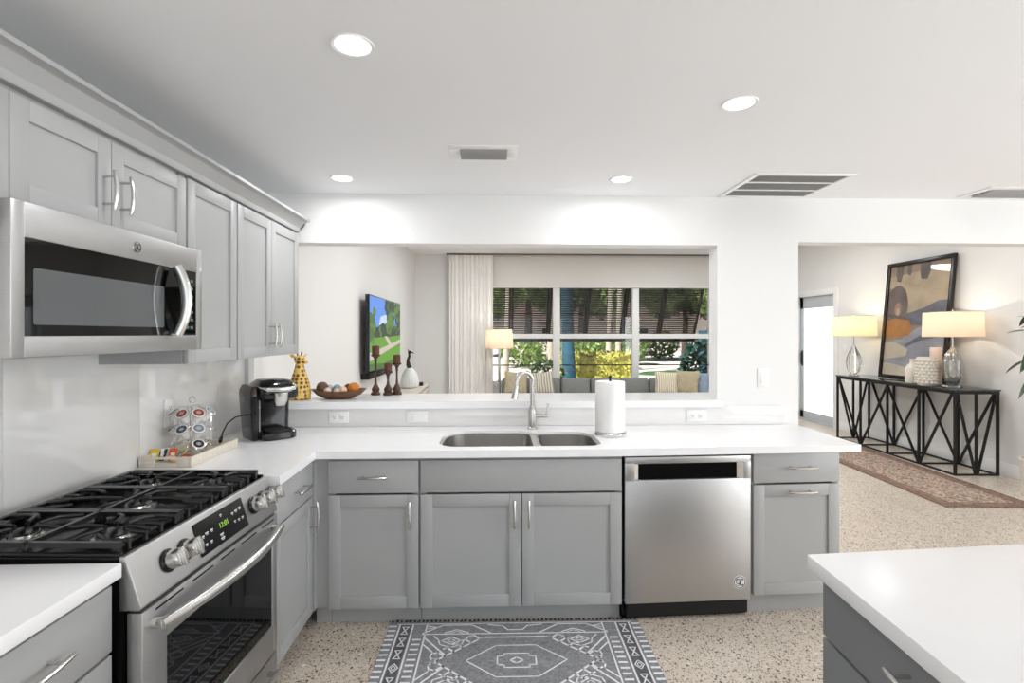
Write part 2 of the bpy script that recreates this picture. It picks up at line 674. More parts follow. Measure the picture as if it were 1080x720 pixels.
# window_2: kitchen side window (out of view, brings daylight), window_3: glazing behind the camera
m_ = MB()
for y in (-1.1, 0.17, 1.44):
    m_.box(XR + .03, XR + .09, y, y + .06, .6, 2.15)
m_.box(XR + .03, XR + .09, -1.1, 1.5, .6, .66).box(XR + .03, XR + .09, -1.1, 1.5, 2.09, 2.15)
struct('window_2', m_, M_trim)
m_ = MB()
for x in (-1.3, 0.13, 1.57, 3.02):
    m_.box(x, x + .08, YR - .12, YR - .05, .15, 2.2)
m_.box(-1.3, 3.1, YR - .12, YR - .05, .15, .23).box(-1.3, 3.1, YR - .12, YR - .05, 2.12, 2.2)
struct('window_3', m_, M_trim)

# ================================================================== KITCHEN CABINETS


def shaker(mb, x0, x1, z0, z1, fw=0.058):
    mb.box(x0 + fw - .004, x1 - fw + .004, .009, .020, z0 + fw - .004, z1 - fw + .004)
    mb.box(x0, x0 + fw, 0, .020, z0, z1, .0015).box(x1 - fw, x1, 0, .020, z0, z1, .0015)
    mb.box(x0 + fw, x1 - fw, 0, .020, z0, z0 + fw, .0015).box(x0 + fw, x1 - fw, 0, .020, z1 - fw, z1, .0015)
    return mb


def pull(parent, x, z, axis='x', L=0.145, out=0.032):
    """Arched bar pull on two posts, standing off a front at y = 0."""
    mb = MB()
    pts, rs = [], []
    for i in range(13):
        t = -1 + 2 * i / 12
        y = -out - 0.008 * (1 - t * t)
        a = t * L / 2
        pts.append((x + a, y, z) if axis == 'x' else (x, y, z + a))
        rs.append(.0058 if abs(t) < .95 else .0045)
    mb.tube(pts, rs, 10)
    for s in (-1, 1):
        a = s * L * .34
        p = (x + a, z) if axis == 'x' else (x, z + a)
        mb.tube([(p[0], 0, p[1]), (p[0], -out, p[1])], .0042, 8)
    o = mb.build('handle', M_nickel, parent)
    o['label'] = 'satin nickel bar handle'
    return o


def carcass(root, w, d, z0, z1, toe=True, m=None, mi=None, left=True, right=True, top=False, front=True):
    m = m or M_cab
    t = .018
    mb = MB()
    y0 = .021
    mb.box(0, t, y0, d, z0, z1).box(w - t, w, y0, d, z0, z1)
    mb.box(t, w - t, d - .012, d, z0, z1).box(t, w - t, y0, d - .012, z0, z0 + t)
    if top:
        mb.box(t, w - t, y0, d - .012, z1 - t, z1)
    if front:   # face frame
        mb.box(t, .032, y0, y0 + .019, z0 + t, z1).box(w - .032, w - t, y0, y0 + .019, z0 + t, z1)
        mb.box(.032, w - .032, y0, y0 + .019, z1 - .03, z1 - (t if top else 0))
    mb.build('carcass', m, root)
    if toe:
        MB().box(.0, w, .075, .093, 0, z0 - .0005).build('toe_kick', M_cab if m is M_cab else m, root)


def base_cabinet(loc, rz, w, label, fronts, d=.60, m=None, z0=.102, z1=.838, name='base_cabinet', toe=True):
    root = empty(name, loc, rz, label, 'cabinet')
    m = m or M_cab
    carcass(root, w, d, z0, z1, toe, m)
    for f in fronts:
        kind, x0, x1, a, b = f[:5]
        mb = MB()
        if kind in ('drawer', 'false'):
            mb.box(x0, x1, 0, .02, a, b, .002)
            o = mb.build('drawer' if kind == 'drawer' else 'false_front', m, root)
        else:
            o = shaker(mb, x0, x1, a, b).build('door', m, root)
        for h in f[5:]:
            pull(o, *h)
    return root


# --- left run, nearest: drawer cabinet before the range (fronts face +X)
base_cabinet((-.93, .45, 0), R(90), .833, 'grey drawer cabinet under the counter piece nearest the range',
             [('drawer', .01, .828, .665, .825, (.58, .752, 'x', .20)), ('drawer', .01, .828, .39, .657, (.58, .56, 'x', .20)), ('drawer', .01, .828, .108, .382, (.58, .29, 'x', .20))], d=.555)
# --- left run, beyond the range, into the corner
base_cabinet((-.868, 2.045, 0), R(90), .45, 'narrow grey corner cabinet between the range and the filler strip',
             [('drawer', .006, .43, .668, .825, (.26, .747, 'x', .15)), ('door', .006, .43, .106, .66, (.395, .575, 'z', .14))], d=.615)
# --- peninsula
YF = 2.508
fil = empty('filler_panel', (-.866, YF, 0), 0, 'grey blank filler panel in the inside corner of the base cabinets', 'panel')
MB().box(0, .0565, .021, .04, .102, .838).box(-.024, -.0005, -.012, .04, .102, .838).build('strip', M_cab, fil)
MB().box(-.02, .0565, .075, .093, 0, .1015).build('toe_kick', M_cab, fil)
base_cabinet((-.808, YF, 0), 0, .441, 'grey single-door cabinet with one drawer left of the sink cabinet',
             [('drawer', .004, .437, .663, .820, (.222, .745, 'x', .15)), ('door', .004, .437, .102, .653, (.40, .56, 'z', .135))])
base_cabinet((-.365, YF, 0), 0, .998, 'wide grey two-door cabinet under the sink with a blank top panel',
             [('false', .004, .992, .663, .820), ('door', .004, .494, .102, .653, (.462, .56, 'z', .135)), ('door', .500, .992, .102, .653, (.532, .56, 'z', .135))])
base_cabinet((1.303, 2.540, 0), R(2.4), .466, 'grey end cabinet with drawer and pull-out door right of the dishwasher',
             [('drawer', .004, .460, .683, .836, (.245, .763, 'x', .15)), ('door', .004, .460, .118, .673, (.245, .640, 'x', .15))], d=.572)

# --- upper cabinets (fronts face +X)


def upper_cabinet(y0, y1, z0, z1, label, fronts, x=-1.165, name='wall_cabinet'):
    root = empty(name, (x, y0, 0), R(90), label, 'cabinet')
    carcass(root, y1 - y0, 1.5 - abs(x), z0, z1, False, M_cab, top=True)
    for f in fronts:
        o = shaker(MB(), *f[:4], fw=.052).build('door', M_cab, root)
        for h in f[4:]:
            pull(o, *h)
    return root


uc = upper_cabinet(1.10, 1.982, 1.757, 2.04, 'short grey two-door wall cabinet directly above the microwave',
                   [(.172, .498, 1.757, 2.022, (.465, 1.865, 'z', .12)), (.501, .876, 1.757, 2.022, (.535, 1.865, 'z', .12))])
MB().box(0, .169, 0, .021, 1.757, 2.022, .0015).build('stile', M_cab, uc)
upper_cabinet(1.985, 2.362, 1.322, 2.04, 'tall grey single-door wall cabinet just beyond the microwave', [(.003, .372, 1.322, 2.030)])
upper_cabinet(2.365, 3.09, 1.322, 2.04, 'tall grey two-door wall cabinet above the coffee maker',
              [(.003, .352, 1.322, 2.030, (.325, 1.43, 'z', .13)), (.355, .722, 1.322, 2.030, (.383, 1.43, 'z', .13))])
# crown moulding with a cove, running over all wall cabinets
prof = [(-1.50, 2.0405), (-1.166, 2.0405), (-1.163, 2.0405)]
for i in range(9):
    a = R(90 * i / 8)
    prof.append((-1.108 - .052 * math.cos(a), 2.045 + .058 * math.sin(a)))
prof += [(-1.100, 2.104), (-1.100, 2.117), (-1.112, 2.117), (-1.16, 2.06), (-1.50, 2.06)]
crown = MB().prism(prof, .85, 3.094, 'y').build('crown_moulding', M_cab)
tag(crown, 'grey coved crown moulding along the top of the wall cabinets', 'moulding')

# --- countertops
def arc(cx, cy, r, a0, a1, k=7):
    return [(cx + r * math.cos(R(a0 + (a1 - a0) * i / (k - 1))), cy + r * math.sin(R(a0 + (a1 - a0) * i / (k - 1)))) for i in range(k)]


hole = arc(-.185, 2.655, .10, 180, 270) + arc(.473, 2.63, .075, 270, 360) + arc(.438, 2.815, .11, 0, 90)
hole += [(.215, 2.935), (.14, 2.968)] + arc(-.115, 2.805, .17, 90, 180)
ct = MB().holed([(XL + .011, 2.046), (-.845, 2.046), (-.853, 2.47), (.64, 2.478), (1.857, 2.533), (1.86, YW - .011), (XL + .011, YW - .011)], [hole], .840, .876)
tag(ct.build('countertop', M_quartz, angle=20), 'white L-shaped quartz countertop holding the sink and coffee maker', 'countertop')
ct2 = MB().box(XL + .011, -.913, .40, 1.288, .840, .876, .003)
tag(ct2.build('countertop', M_quartz), 'short white quartz countertop in front of the range', 'countertop')
lg = MB().holed([(XL, 3.09), (1.404, 3.09), (1.404, YW - .001), (1.379, YW - .001), (1.379, 3.256), (1.53, 3.256), (1.53, 3.52), (XL, 3.52)], [], .989, 1.030)
tag(lg.build('bar_ledge', M_quartz, angle=20), 'raised white quartz bar ledge along the pass-through opening', 'ledge')

# --- island, lower right
A = Vector((.796, 1.279))
dl = Vector((-.077, -1)).normalized()
dr = Vector((1, .0709)).normalized()
B_ = A + dl * 1.5
C_ = A + dr * 1.35
D_ = B_ + dr * 1.35
ist = MB().prism([tuple(A), tuple(B_), tuple(D_), tuple(C_)], .838, .876, 'z', .003)
tag(ist.build('countertop', M_quartz), 'white quartz top of the dark grey island', 'countertop')
isl = empty('kitchen_island', (A.x + .028, A.y - .02, 0), math.atan2(dl.y, dl.x), 'dark grey island cabinet with drawers under a white top', 'island')
MB().box(0, 1.42, .021, 1.25, .10, .836).build('carcass', M_island, isl)
MB().box(.05, 1.40, .08, 1.2, 0, .0995).build('plinth', M_island, isl)
for (a, b) in ((.684, .826), (.40, .676), (.115, .392)):
    for (x0, x1) in ((.0, .70), (.705, 1.42)):
        o = MB().box(x0, x1, 0, .02, a, b, .002).build('drawer', M_island, isl)
        pull(o, (x0 + x1) / 2, (a + b) / 2 + .02, 'x', .15)

# ================================================================== SINK, FAUCET, TOWEL


def loop3(pts, z, sc=1.0, c=None):
    return [((p[0] - c[0]) * sc + c[0], (p[1] - c[1]) * sc + c[1], z) for p in pts]


M_bowl = mat('satin sink steel', rgb(190, 188, 184), 0.3, metal=1.0, var=0.03, vscale=12)
sk = empty('kitchen_sink', (0.13, 2.76, .66), 0, 'undermount double-bowl stainless sink set into the white counter', 'sink')


def L_(pts):
    return [(p[0] - .13, p[1] - 2.76) for p in pts]


bl = arc(-.185, 2.655, .088, 180, 270) + arc(.140, 2.627, .060, 270, 360) + arc(.130, 2.88, .070, 0, 90) + arc(-.115, 2.805, .152, 90, 180)
br = arc(.300, 2.627, .060, 180, 270) + arc(.470, 2.631, .064, 270, 360) + arc(.435, 2.812, .098, 0, 90) + arc(.300, 2.85, .060, 90, 180)
rim = MB().holed(L_([(-.30, 2.5505), (.562, 2.5505), (.562, 2.985), (-.30, 2.985)]), [L_(bl), L_(br)], .1755, .1785)
hc = (.13, 2.765)
hin = [((x - hc[0]) * .992 + hc[0], (y - hc[1]) * .985 + hc[1]) for x, y in hole]
rim.holed(L_(hin), [L_(bl), L_(br)], .2005, .2035).build('rim', M_bowl, sk)
for nm, pts, c, dep in (('bowl', bl, (-.039, 2.76), 0.0), ('bowl', br, (.39, 2.74), 0.03)):
    P = L_(pts)
    cc = (c[0] - .13, c[1] - 2.76)
    mb = MB().loft([loop3(P, .203, 1.0, cc), loop3(P, .178, .998, cc), loop3(P, .12, .985, cc), loop3(P, .04 + dep, .96, cc), loop3(P, .012 + dep, .90, cc), loop3(P, .003 + dep, .78, cc), loop3(P, dep, .12, cc)], cap1=True)
    o = mb.build(nm, M_bowl, sk, angle=60)
    MB().lathe([(.0, dep + .004), (.02, dep + .003), (.04, dep + .005), (.044, dep + .001)], (cc[0], cc[1], 0), 24).build('drain', M_chrome, o)

fx, fy = .224, 3.02
fa = empty('kitchen_faucet', (fx, fy, .8765), 0, 'brushed nickel gooseneck faucet with side lever behind the sink', 'faucet')
MB().lathe([(.031, 0), (.031, .006), (.026, .012), (.025, .10), (.022, .125), (.015, .14)], n=28).build('base', M_nickel, fa)
pts = [(0, 0, .12), (0, 0, .20), (0, 0, .26)]
r_ = .052
dxy = Vector((-.9, -.38)).normalized()
for i in range(13):
    a = math.pi * i / 12 * .96
    k = r_ * (1 - math.cos(a))
    pts.append((dxy.x * k, dxy.y * k, .275 + r_ * 1.15 * math.sin(a)))
e_ = Vector(pts[-1])
pts.append((e_.x - .002, e_.y, e_.z - .03))
MB().tube(pts, .0148, 14).build('spout', M_nickel, fa)
MB().tube([(e_.x - .002, e_.y, e_.z - .025), (e_.x - .008, e_.y - .003, e_.z - .06), (e_.x - .013, e_.y - .005, e_.z - .10)], [.0155, .018, .020], 16).build('spray_head', M_nickel, fa)
hd = MB().tube([(.01, 0, .075), (.088, 0, .075)], .0135, 14)
hd.tube([(.083, 0, .08), (.086, 0, .11), (.092, 0, .15)], [.0075, .006, .0055], 10)
hd.build('lever', M_nickel, fa)

px_, py_ = .643, 2.83
ph = empty('paper_towel_holder', (px_, py_, .8765), 0, 'polished round paper towel stand on the counter beside the sink', 'paper towel holder')
MB().lathe([(.088, 0), (.090, .004), (.090, .016), (.084, .021), (.0, .0215)], n=36).build('base', M_chrome, ph)
MB().tube([(0, 0, .02), (0, 0, .315)], .006, 10).ball((0, 0, .32), .010, sub=2).build('post', M_blackm, ph)
prl = []
tw = MB().lathe([(.02, .0225), (.080, .0225), (.0815, .026), (.0815, .292), (.078, .297), (.022, .298), (.018, .294), (.018, .024)], n=40, rfun=lambda q, z: 1 + .012 * math.sin(3 * q) * (1 if z > .02 else 0), cap=False)
tw = tw.build('paper_towel_roll', M_paper)
tw.location = (px_, py_, .8765)
tag(tw, 'upright roll of white paper towel on its polished stand', 'paper towel')

# ================================================================== DISHWASHER
dw = empty('dishwasher', (.641, 2.510, 0), R(2.4), 'stainless steel dishwasher between the sink cabinet and the end cabinet', 'dishwasher')
MB().box(.021, .648, .03, .56, .02, .832).build('body', M_blackm, dw)
m_ = MB()
hx0, hx1, hz0, hz1 = .052, .612, .712, .792
m_.box(.004, .650, 0, .028, .100, hz0, .004).box(.004, .650, 0, .028, hz1, .826, .004)
m_.box(.004, hx0, 0, .028, hz0 - .004, hz1 + .004, .001).box(hx1, .650, 0, .028, hz0 - .004, hz1 + .004, .001)
m_.build('door', M_steel, dw)
MB().box(hx0 + .03, hx1 - .03, .012, .029, hz0 + .0005, hz1 - .0005).build('pocket_handle', M_blackglass, dw)
for a, b in ((hx0, hx0 + .03), (hx1 - .03, hx1)):
    MB().prism([(a, .0), (b, .018), (b, .028), (a, .028)] if a < .3 else [(a, .018), (b, .0), (b, .028), (a, .028)], hz0 + .0005, hz1 - .0005, 'z').build('handle_end', M_chrome, dw)
bd = MB().lathe([(0, 0), (.033, 0), (.034, .001), (.033, .003), (0, .0032)], n=32).build('badge', M_white, dw)
bd.rotation_euler = (R(90), 0, 0)
bd.location = (.59, .0, .190)
bd['label'] = 'round white badge'


def monogram(parent, r, m, z=.0034):
    mb = MB()
    mb.tube([(r * .86 * math.cos(2 * math.pi * i / 32), r * .86 * math.sin(2 * math.pi * i / 32), z) for i in range(32)], r * .05, 6, True)
    # two curling script strokes
    s1 = [(-.05 + .40 * math.cos(R(a)) - .1, .12 + .38 * math.sin(R(a))) for a in range(60, 330, 20)] + [(.05, -.12), (-.15, .0), (.08, .02), (.02, -.45), (-.3, -.5)]
    s2 = [(.28 + .26 * math.cos(R(a)), .22 + .2 * math.sin(R(a))) for a in range(40, 280, 20)] + [(.24 + .3 * math.cos(R(a)), -.22 + .24 * math.sin(R(a))) for a in range(100, 340, 20)]
    for s in (s1, s2):
        mb.tube([(r * x, r * y, z) for x, y in s], r * .055, 6)
    for q in (45, 135, 225, 315):
        mb.tube([(r * .6 * math.cos(R(q - 14)), r * .6 * math.sin(R(q - 14)), z), (r * .72 * math.cos(R(q)), r * .72 * math.sin(R(q)), z), (r * .6 * math.cos(R(q + 14)), r * .6 * math.sin(R(q + 14)), z)], r * .04, 6)
    mb.build('monogram', m, parent)


monogram(bd, .033, mat('dark badge ink', rgb(40, 42, 44), .4))
MB().box(.003, .652, .06, .08, .0, .096).build('toe_panel', M_black, dw)

# ================================================================== RANGE
rw = .722
ra = math.atan2(.735, .032)
rg = empty('gas_range', (-.874, 1.298, 0), ra, 'stainless steel gas range with black grates between the counters', 'range')
MB().box(.004, rw - .004, .045, .56, .03, .875).build('body', M_black, rg)
for x in (.06, rw - .06):
    for y in (.09, .5):
        MB().tube([(x, y, 0), (x, y, .03)], .018, 12).build('leveling_foot', M_blackm, rg)
# cooktop tray: black pan inside a thin raised edge
m_ = MB().box(0, rw, .055, .575, .8755, .882, .002)
m_.box(0, .014, .055, .575, .882, .892, .003).box(rw - .014, rw, .055, .575, .882, .892, .003).box(.014, rw - .014, .555, .575, .882, .905, .003)
m_.build('cooktop', M_black, rg)
burners = ((.13, .17, .040), (.13, .42, .034), (.368, .30, .050), (.607, .17, .045), (.607, .42, .030))
for (bx, by, brr) in burners:
    b = MB().lathe([(brr * 1.3, .8822), (brr * 1.3, .885), (brr * 1.05, .887), (brr * 1.02, .893), (brr * .9, .894)], (bx, by, 0), 28).build('burner', M_steelh, rg)
    MB().lathe([(brr * .95, .894), (brr * .98, .897), (brr * .9, .9005), (0, .901)], (bx, by, 0), 28).build('burner_cap', M_iron, b)
# sloped control panel
pz0, pz1 = .757, .884
m_ = MB().prism([(.0, pz0), (.04, pz1), (.056, pz1 + .001), (.056, pz0 - .008), (.006, pz0 - .008)], 0, rw, 'x', .003)
cp = m_.build('control_panel', M_steel, rg)
sl = math.atan2(.04, pz1 - pz0)


def on_panel(x, t, off=0.0):
    """Point on the sloped panel: t = 0 bottom .. 1 top, off = outward."""
    return Vector((x, .04 * t - off * math.cos(sl), pz0 + (pz1 - pz0) * t + off * math.sin(sl)))


PM = Matrix.Rotation(R(90) - sl, 4, 'X')   # local z becomes the panel's outward normal
MD = MB()
c = on_panel(.382, .5, 0)
MD.M = Matrix.Translation(c) @ PM
MD.box(-.132, .132, -.050, .050, .0005, .004, .0015)
dsp = MD.build('display', M_disp, rg)
tp = txt('12:01', .024, c + Vector((.0, -.006, .006)), (R(90) - sl, 0, 0), emis('green clock digits', (.35, .75, .08, 1), .8), dsp, 'clock_digits')
m_ = MB()
m_.M = Matrix.Translation(on_panel(.382, .5, .0045)) @ PM
for (u, v, w_) in ((-.105, .004, .012), (-.085, .008, .016), (-.060, .008, .014), (.06, .018, .012), (.082, .020, .016), (.105, .022, .014), (.062, -.010, .01), (.085, -.012, .01), (.107, -.012, .012), (-.10, -.022, .012), (-.075, -.022, .012), (-.02, -.022, .018), (-.02, -.034, .02), (.0, .034, .01)):
    m_.box(u - w_ / 2, u + w_ / 2, v - .002, v + .002, 0, .0004)
    m_.box(u - w_ / 3, u + w_ / 3, v - .006, v - .004, 0, .0004)
m_.build('key_legends', mat('white key print', rgb(215, 215, 215), .5), dsp)
for kx in (.125, .196, .575, .640, .702):
    c = on_panel(kx, .5, 0)
    m_ = MB()
    m_.M = Matrix.Translation(c) @ PM
    m_.lathe([(.031, .0005), (.031, .005), (.028, .009), (.024, .010)], n=28)
    k = m_.build('knob', M_black, rg)
    m_ = MB()
    m_.M = Matrix.Translation(c) @ PM
    m_.lathe([(.024, .008), (.0255, .012), (.0245, .040), (.022, .044), (0, .0445)], n=30, rfun=lambda q, z: 1 + .02 * math.cos(12 * q))
    m_.build('knob_ring', M_steelh, k)
    m_ = MB()
    m_.M = Matrix.Translation(c) @ PM
    m_.box(-.006, .006, -.025, .025, .040, .052, .002)
    m_.build('knob_grip', M_steelh, k)
# oven door
m_ = MB()
z0d, z1d = .218, .742
wx0, wx1, wz0, wz1 = .095, .685, .325, .635
m_.box(.004, wx0, 0, .04, z0d, z1d, .003).box(wx1, rw - .004, 0, .04, z0d, z1d, .003)
m_.box(wx0 - .004, wx1 + .004, 0, .04, z0d, wz0, .003).box(wx0 - .004, wx1 + .004, 0, .04, wz1, z1d, .003)
dr_ = m_.build('oven_door', M_steel, rg)
MB().box(wx0 - .001, wx1 + .001, .006, .03, wz0 - .001, wz1 + .001).build('oven_window', M_blackglass, dr_)
m_ = MB()
for a, b in ((.05, .16), (.20, .30), (.34, .42), (.46, .56), (.60, .69)):
    m_.box(a, b, -.0006, .004, z1d - .016, z1d - .011)
m_.build('vent_slots', M_black, dr_)
pts, rs = [], []
for i in range(21):
    t = -1 + 2 * i / 20
    pts.append((rw / 2 + t * (rw / 2 - .03), -.028 - .040 * (1 - t * t), .700))
    rs.append(.0135 + .004 * (1 - t * t))
m_ = MB().tube(pts, rs, 14)
for x in (.04, rw - .04):
    m_.box(x - .012, x + .012, -.032, .002, .690, .710, .003)
m_.build('oven_handle', M_steelh, dr_)
MB().box(.006, rw - .006, .03, .045, .7422, .7485).build('door_gap', M_black, rg)
# storage drawer
dd = MB().box(.004, rw - .004, 0, .04, .075, .211, .003).build('storage_drawer', M_steel, rg)
m_ = MB().tube([(.12, -.03, .165), (.37, -.038, .165), (rw - .06, -.03, .165)], .009, 10)
for x in (.13, rw - .075):
    m_.box(x - .008, x + .008, -.03, .001, .158, .172)
m_.build('drawer_handle', M_steelh, dd)
MB().box(.01, rw - .01, .03, .05, .03, .07).build('kick_panel', M_black, rg)


# cast-iron grates: three across, each with frame, feet and bent fingers
def grate(x0, x1, kind):
    y0, y1, zt = .068, .545, .913
    mb = MB()
    b = .012

    def fb(p, q, w=b, h=.014):
        mb.bar((p[0], p[1], zt - h / 2), (q[0], q[1], zt - h / 2), w, h)
    # side rails, arched at the feet
    for x in (x0 + b / 2, x1 - b / 2):
        fb((x, y0), (x, y1))
        for y in (y0 + .01, (y0 + y1) / 2, y1 - .01):
            mb.box(x - .007, x + .007, y - .009, y + .009, .882, zt - .006, .002)
    for y in (y0 + .014, y1 - .014):
        mb.bar((x0, y, zt - .016), (x1, y, zt - .016), .008, .008)
    xm = (x0 + x1) / 2
    ym = (y0 + y1) / 2
    fb((x0, ym), (x1, ym))

    def finger(p, q, drop=.0):
        """A finger that leaves a rail, bends and rises slightly to its tip."""
        p, q = Vector((p[0], p[1], zt - .008)), Vector((q[0], q[1], zt - .002))
        mid = p.lerp(q, .55) + Vector((0, 0, .004))
        side = Vector((-(q - p).y, (q - p).x, 0)).normalized() * .012 * drop
        mb.tube([p, p.lerp(q, .3) + side, mid + side, q], [.0068, .0062, .0058, .005], 8)
        # downward stub at the tip
        mb.bar(q, (q.x, q.y, q.z - .014), .009)
    cents = [(xm, .17), (xm, .42)] if kind != 'mid' else [(xm, .30)]
    for (cx, cy) in cents:
        rr = .030
        for ang in (35, 90, 145, 215, 270, 325):
            dx, dy = math.cos(R(ang)), math.sin(R(ang))
            tx = 9
            if dx > 1e-3:
                tx = (x1 - b - cx) / dx
            elif dx < -1e-3:
                tx = (x0 + b - cx) / dx
            lim0, lim1 = (y0, ym) if (kind != 'mid' and cy < ym) else ((ym, y1) if kind != 'mid' else (y0, y1))
            ty = 9
            if dy > 1e-3:
                ty = (lim1 - cy) / dy
            elif dy < -1e-3:
                ty = (lim0 - cy) / dy
            L = min(tx, ty)
            finger((cx + dx * L, cy + dy * L), (cx + dx * rr, cy + dy * rr), 1 if ang in (35, 215) else -1 if ang in (145, 325) else 0)
    # prongs that run in from the front and back edges and end in down-turned stubs
    for i in range(4):
        x = x0 + .028 + (x1 - x0 - .056) * i / 3
        L = .105 if i in (0, 3) else .060
        bend = (xm - x) * .30
        for ya, sg in ((y0 - .006, 1), (y1, -1)):
            mb.bar((x, ya + sg * .004, zt - .004), (x, ya + sg * .004, .886), .009)
            mb.tube([(x, ya, zt - .006), (x, ya + sg * L * .55, zt - .004), (x + bend, ya + sg * L, zt - .002)], [.0062, .006, .005], 8)
    return mb.build('grate', M_iron, rg)


grate(.016, .250, 'side')
grate(.252, .486, 'mid')
grate(.488, rw - .016, 'side')

# ================================================================== MICROWAVE
mw = empty('microwave', (-1.10, 1.203, 1.380), R(90), 'stainless over-the-range microwave under the short wall cabinet', 'microwave')
W, Hh = .763, .368
MB().box(.004, W - .004, .028, .385, .004, Hh - .003, .002).build('body', mat('dark steel casing', rgb(120, 116, 112), .35, metal=.9), mw)
gx0, gx1, gz0, gz1 = .036, .728, .052, .284
m_ = MB().box(0, gx0, 0, .028, .0, Hh, .004).box(gx1, W, 0, .028, 0, Hh, .004)
m_.box(gx0 - .003, gx1 + .003, 0, .028, 0, gz0, .003).box(gx0 - .003, gx1 + .003, 0, .028, gz1, Hh, .003)
dm = m_.build('front_frame', M_steel, mw)
gl = MB().box(gx0 - .001, gx1 + .001, .003, .026, gz0 - .001, gz1 + .001).build('door_glass', M_blackglass, mw)
MB().prism(rrect(.060, .545, .079, .215, .006, 3), .0022, .0035, 'y').build('viewing_window', M_greyglass, gl)
pts, rs = [], []
for i in range(15):
    t = -1 + 2 * i / 14
    pts.append((.578 + .012 * (1 - t * t), -.018 - .026 * (1 - t * t), .171 + t * .116))
    rs.append(.0135)
m_ = MB().tube(pts, rs, 12, sx=1.4)
for z in (.062, .280):
    m_.box(.569, .589, -.02, .004, z - .008, z + .008, .002)
m_.build('handle', M_steelh, mw)
m_ = MB()
for r_i in range(7):
    for c_i in range(3):
        x = .640 + c_i * .026
        z = .075 + r_i * .028
        m_.box(x, x + .017, .0020, .0032, z, z + .010)
        if (r_i + c_i) % 2:
            m_.box(x + .003, x + .011, .0020, .0032, z + .014, z + .017)
m_.build('keypad', mat('grey key print', rgb(92, 110, 104), .4), gl)
bd = MB().lathe([(0, 0), (.017, 0), (.018, .001), (.017, .003), (0, .0032)], n=28).build('badge', M_chrome, mw)
bd.rotation_euler = (R(90), 0, 0)
bd.location = (.410, 0.0, .324)
bd['label'] = 'round silver badge'
monogram(bd, .017, M_slot)
MB().box(.03, W - .03, .05, .36, 0, .0042).build('grease_filter', M_slot, mw)

# ================================================================== OUTLETS AND SWITCHES


def plate(name, loc, rz, w, h, label, kind, group=None):
    root = empty(name, loc, rz, label, 'outlet' if kind == 'duplex' else 'switch', group)
    MB().box(-w / 2, w / 2, -.006, 0, -h / 2, h / 2, .002).build('cover_plate', M_white, root)
    if kind == 'duplex':
        for s in (-1, 1):
            c = (s * w * .2, 0) if w > h else (0, s * h * .2)
            o = MB().box(c[0] - .017, c[0] + .017, -.0085, -.005, c[1] - .015, c[1] + .015, .002).build('socket', M_white, root)
            m_ = MB()
            for (a, b, hh) in ((-.006, .002, .005), (.006, .002, .004)):
                m_.box(c[0] + a - .001, c[0] + a + .001, -.0089, -.008, c[1] + b - hh, c[1] + b + hh)
            m_.box(c[0] - .0025, c[0] + .0025, -.0089, -.008, c[1] - .010, c[1] - .006)
            m_.build('slots', M_slot, o)
    else:
        a, b = (.034, .017) if w > h else (.017, .034)
        MB().box(-a, a, -.0095, -.005, -b, b, .002).build('rocker', M_white, root)
    return root


yo = YW - .0105
plate('wall_outlet', (-.937, yo, .936), 0, .118, .07, 'white outlet under the ledge, right of the coffee maker', 'duplex')
plate('light_switch', (-.468, yo, .936), 0, .125, .066, 'white horizontal rocker switch under the ledge left of the faucet', 'switch')
plate('wall_outlet', (1.245, yo, .933), 0, .122, .07, 'white outlet under the ledge right of the paper towel', 'duplex')
plate('light_switch', (1.668, YW - .0003, 1.165), 0, .072, .118, 'white upright switch on the column beside the opening', 'switch')
plate('wall_outlet', (XL + .0105, 2.40, 1.075), R(90), .072, .125, 'white outlet on the backsplash behind the coffee pods', 'duplex')
plate('light_switch', (XR - .0003, 7.40, 1.22), R(-90), .075, .12, 'small white switch beside the glazed entry door', 'switch')

# ================================================================== CEILING FIXTURES


def downlight(x, y, label):
    root = empty('recessed_downlight', (x, y, ZC), 0, label, 'ceiling light', 'recessed kitchen downlights')
    MB().lathe([(.050, -.001), (.062, -.004), (.064, -.002), (.064, 0)], n=32, cap=False).build('trim_ring', M_trim, root)
    MB().lathe([(0, -.0025), (.051, -.0025), (.051, -.0005), (0, -.0004)], n=32).build('lens', M_led, root)
    light('downlight_lamp', 'AREA', (x, y, ZC - .02), (0, 0, 0), 3.8, (.99, .99, 1), .1)


downlight(-.417, 1.521, 'recessed downlight nearest the range, largest of the lit four')
downlight(.901, 1.855, 'recessed downlight nearer than the large square air return')
downlight(-.83, 2.822, 'small recessed downlight close to the wall cabinets crown')
downlight(.694, 2.787, 'small recessed downlight between the slim vent and the large air return')


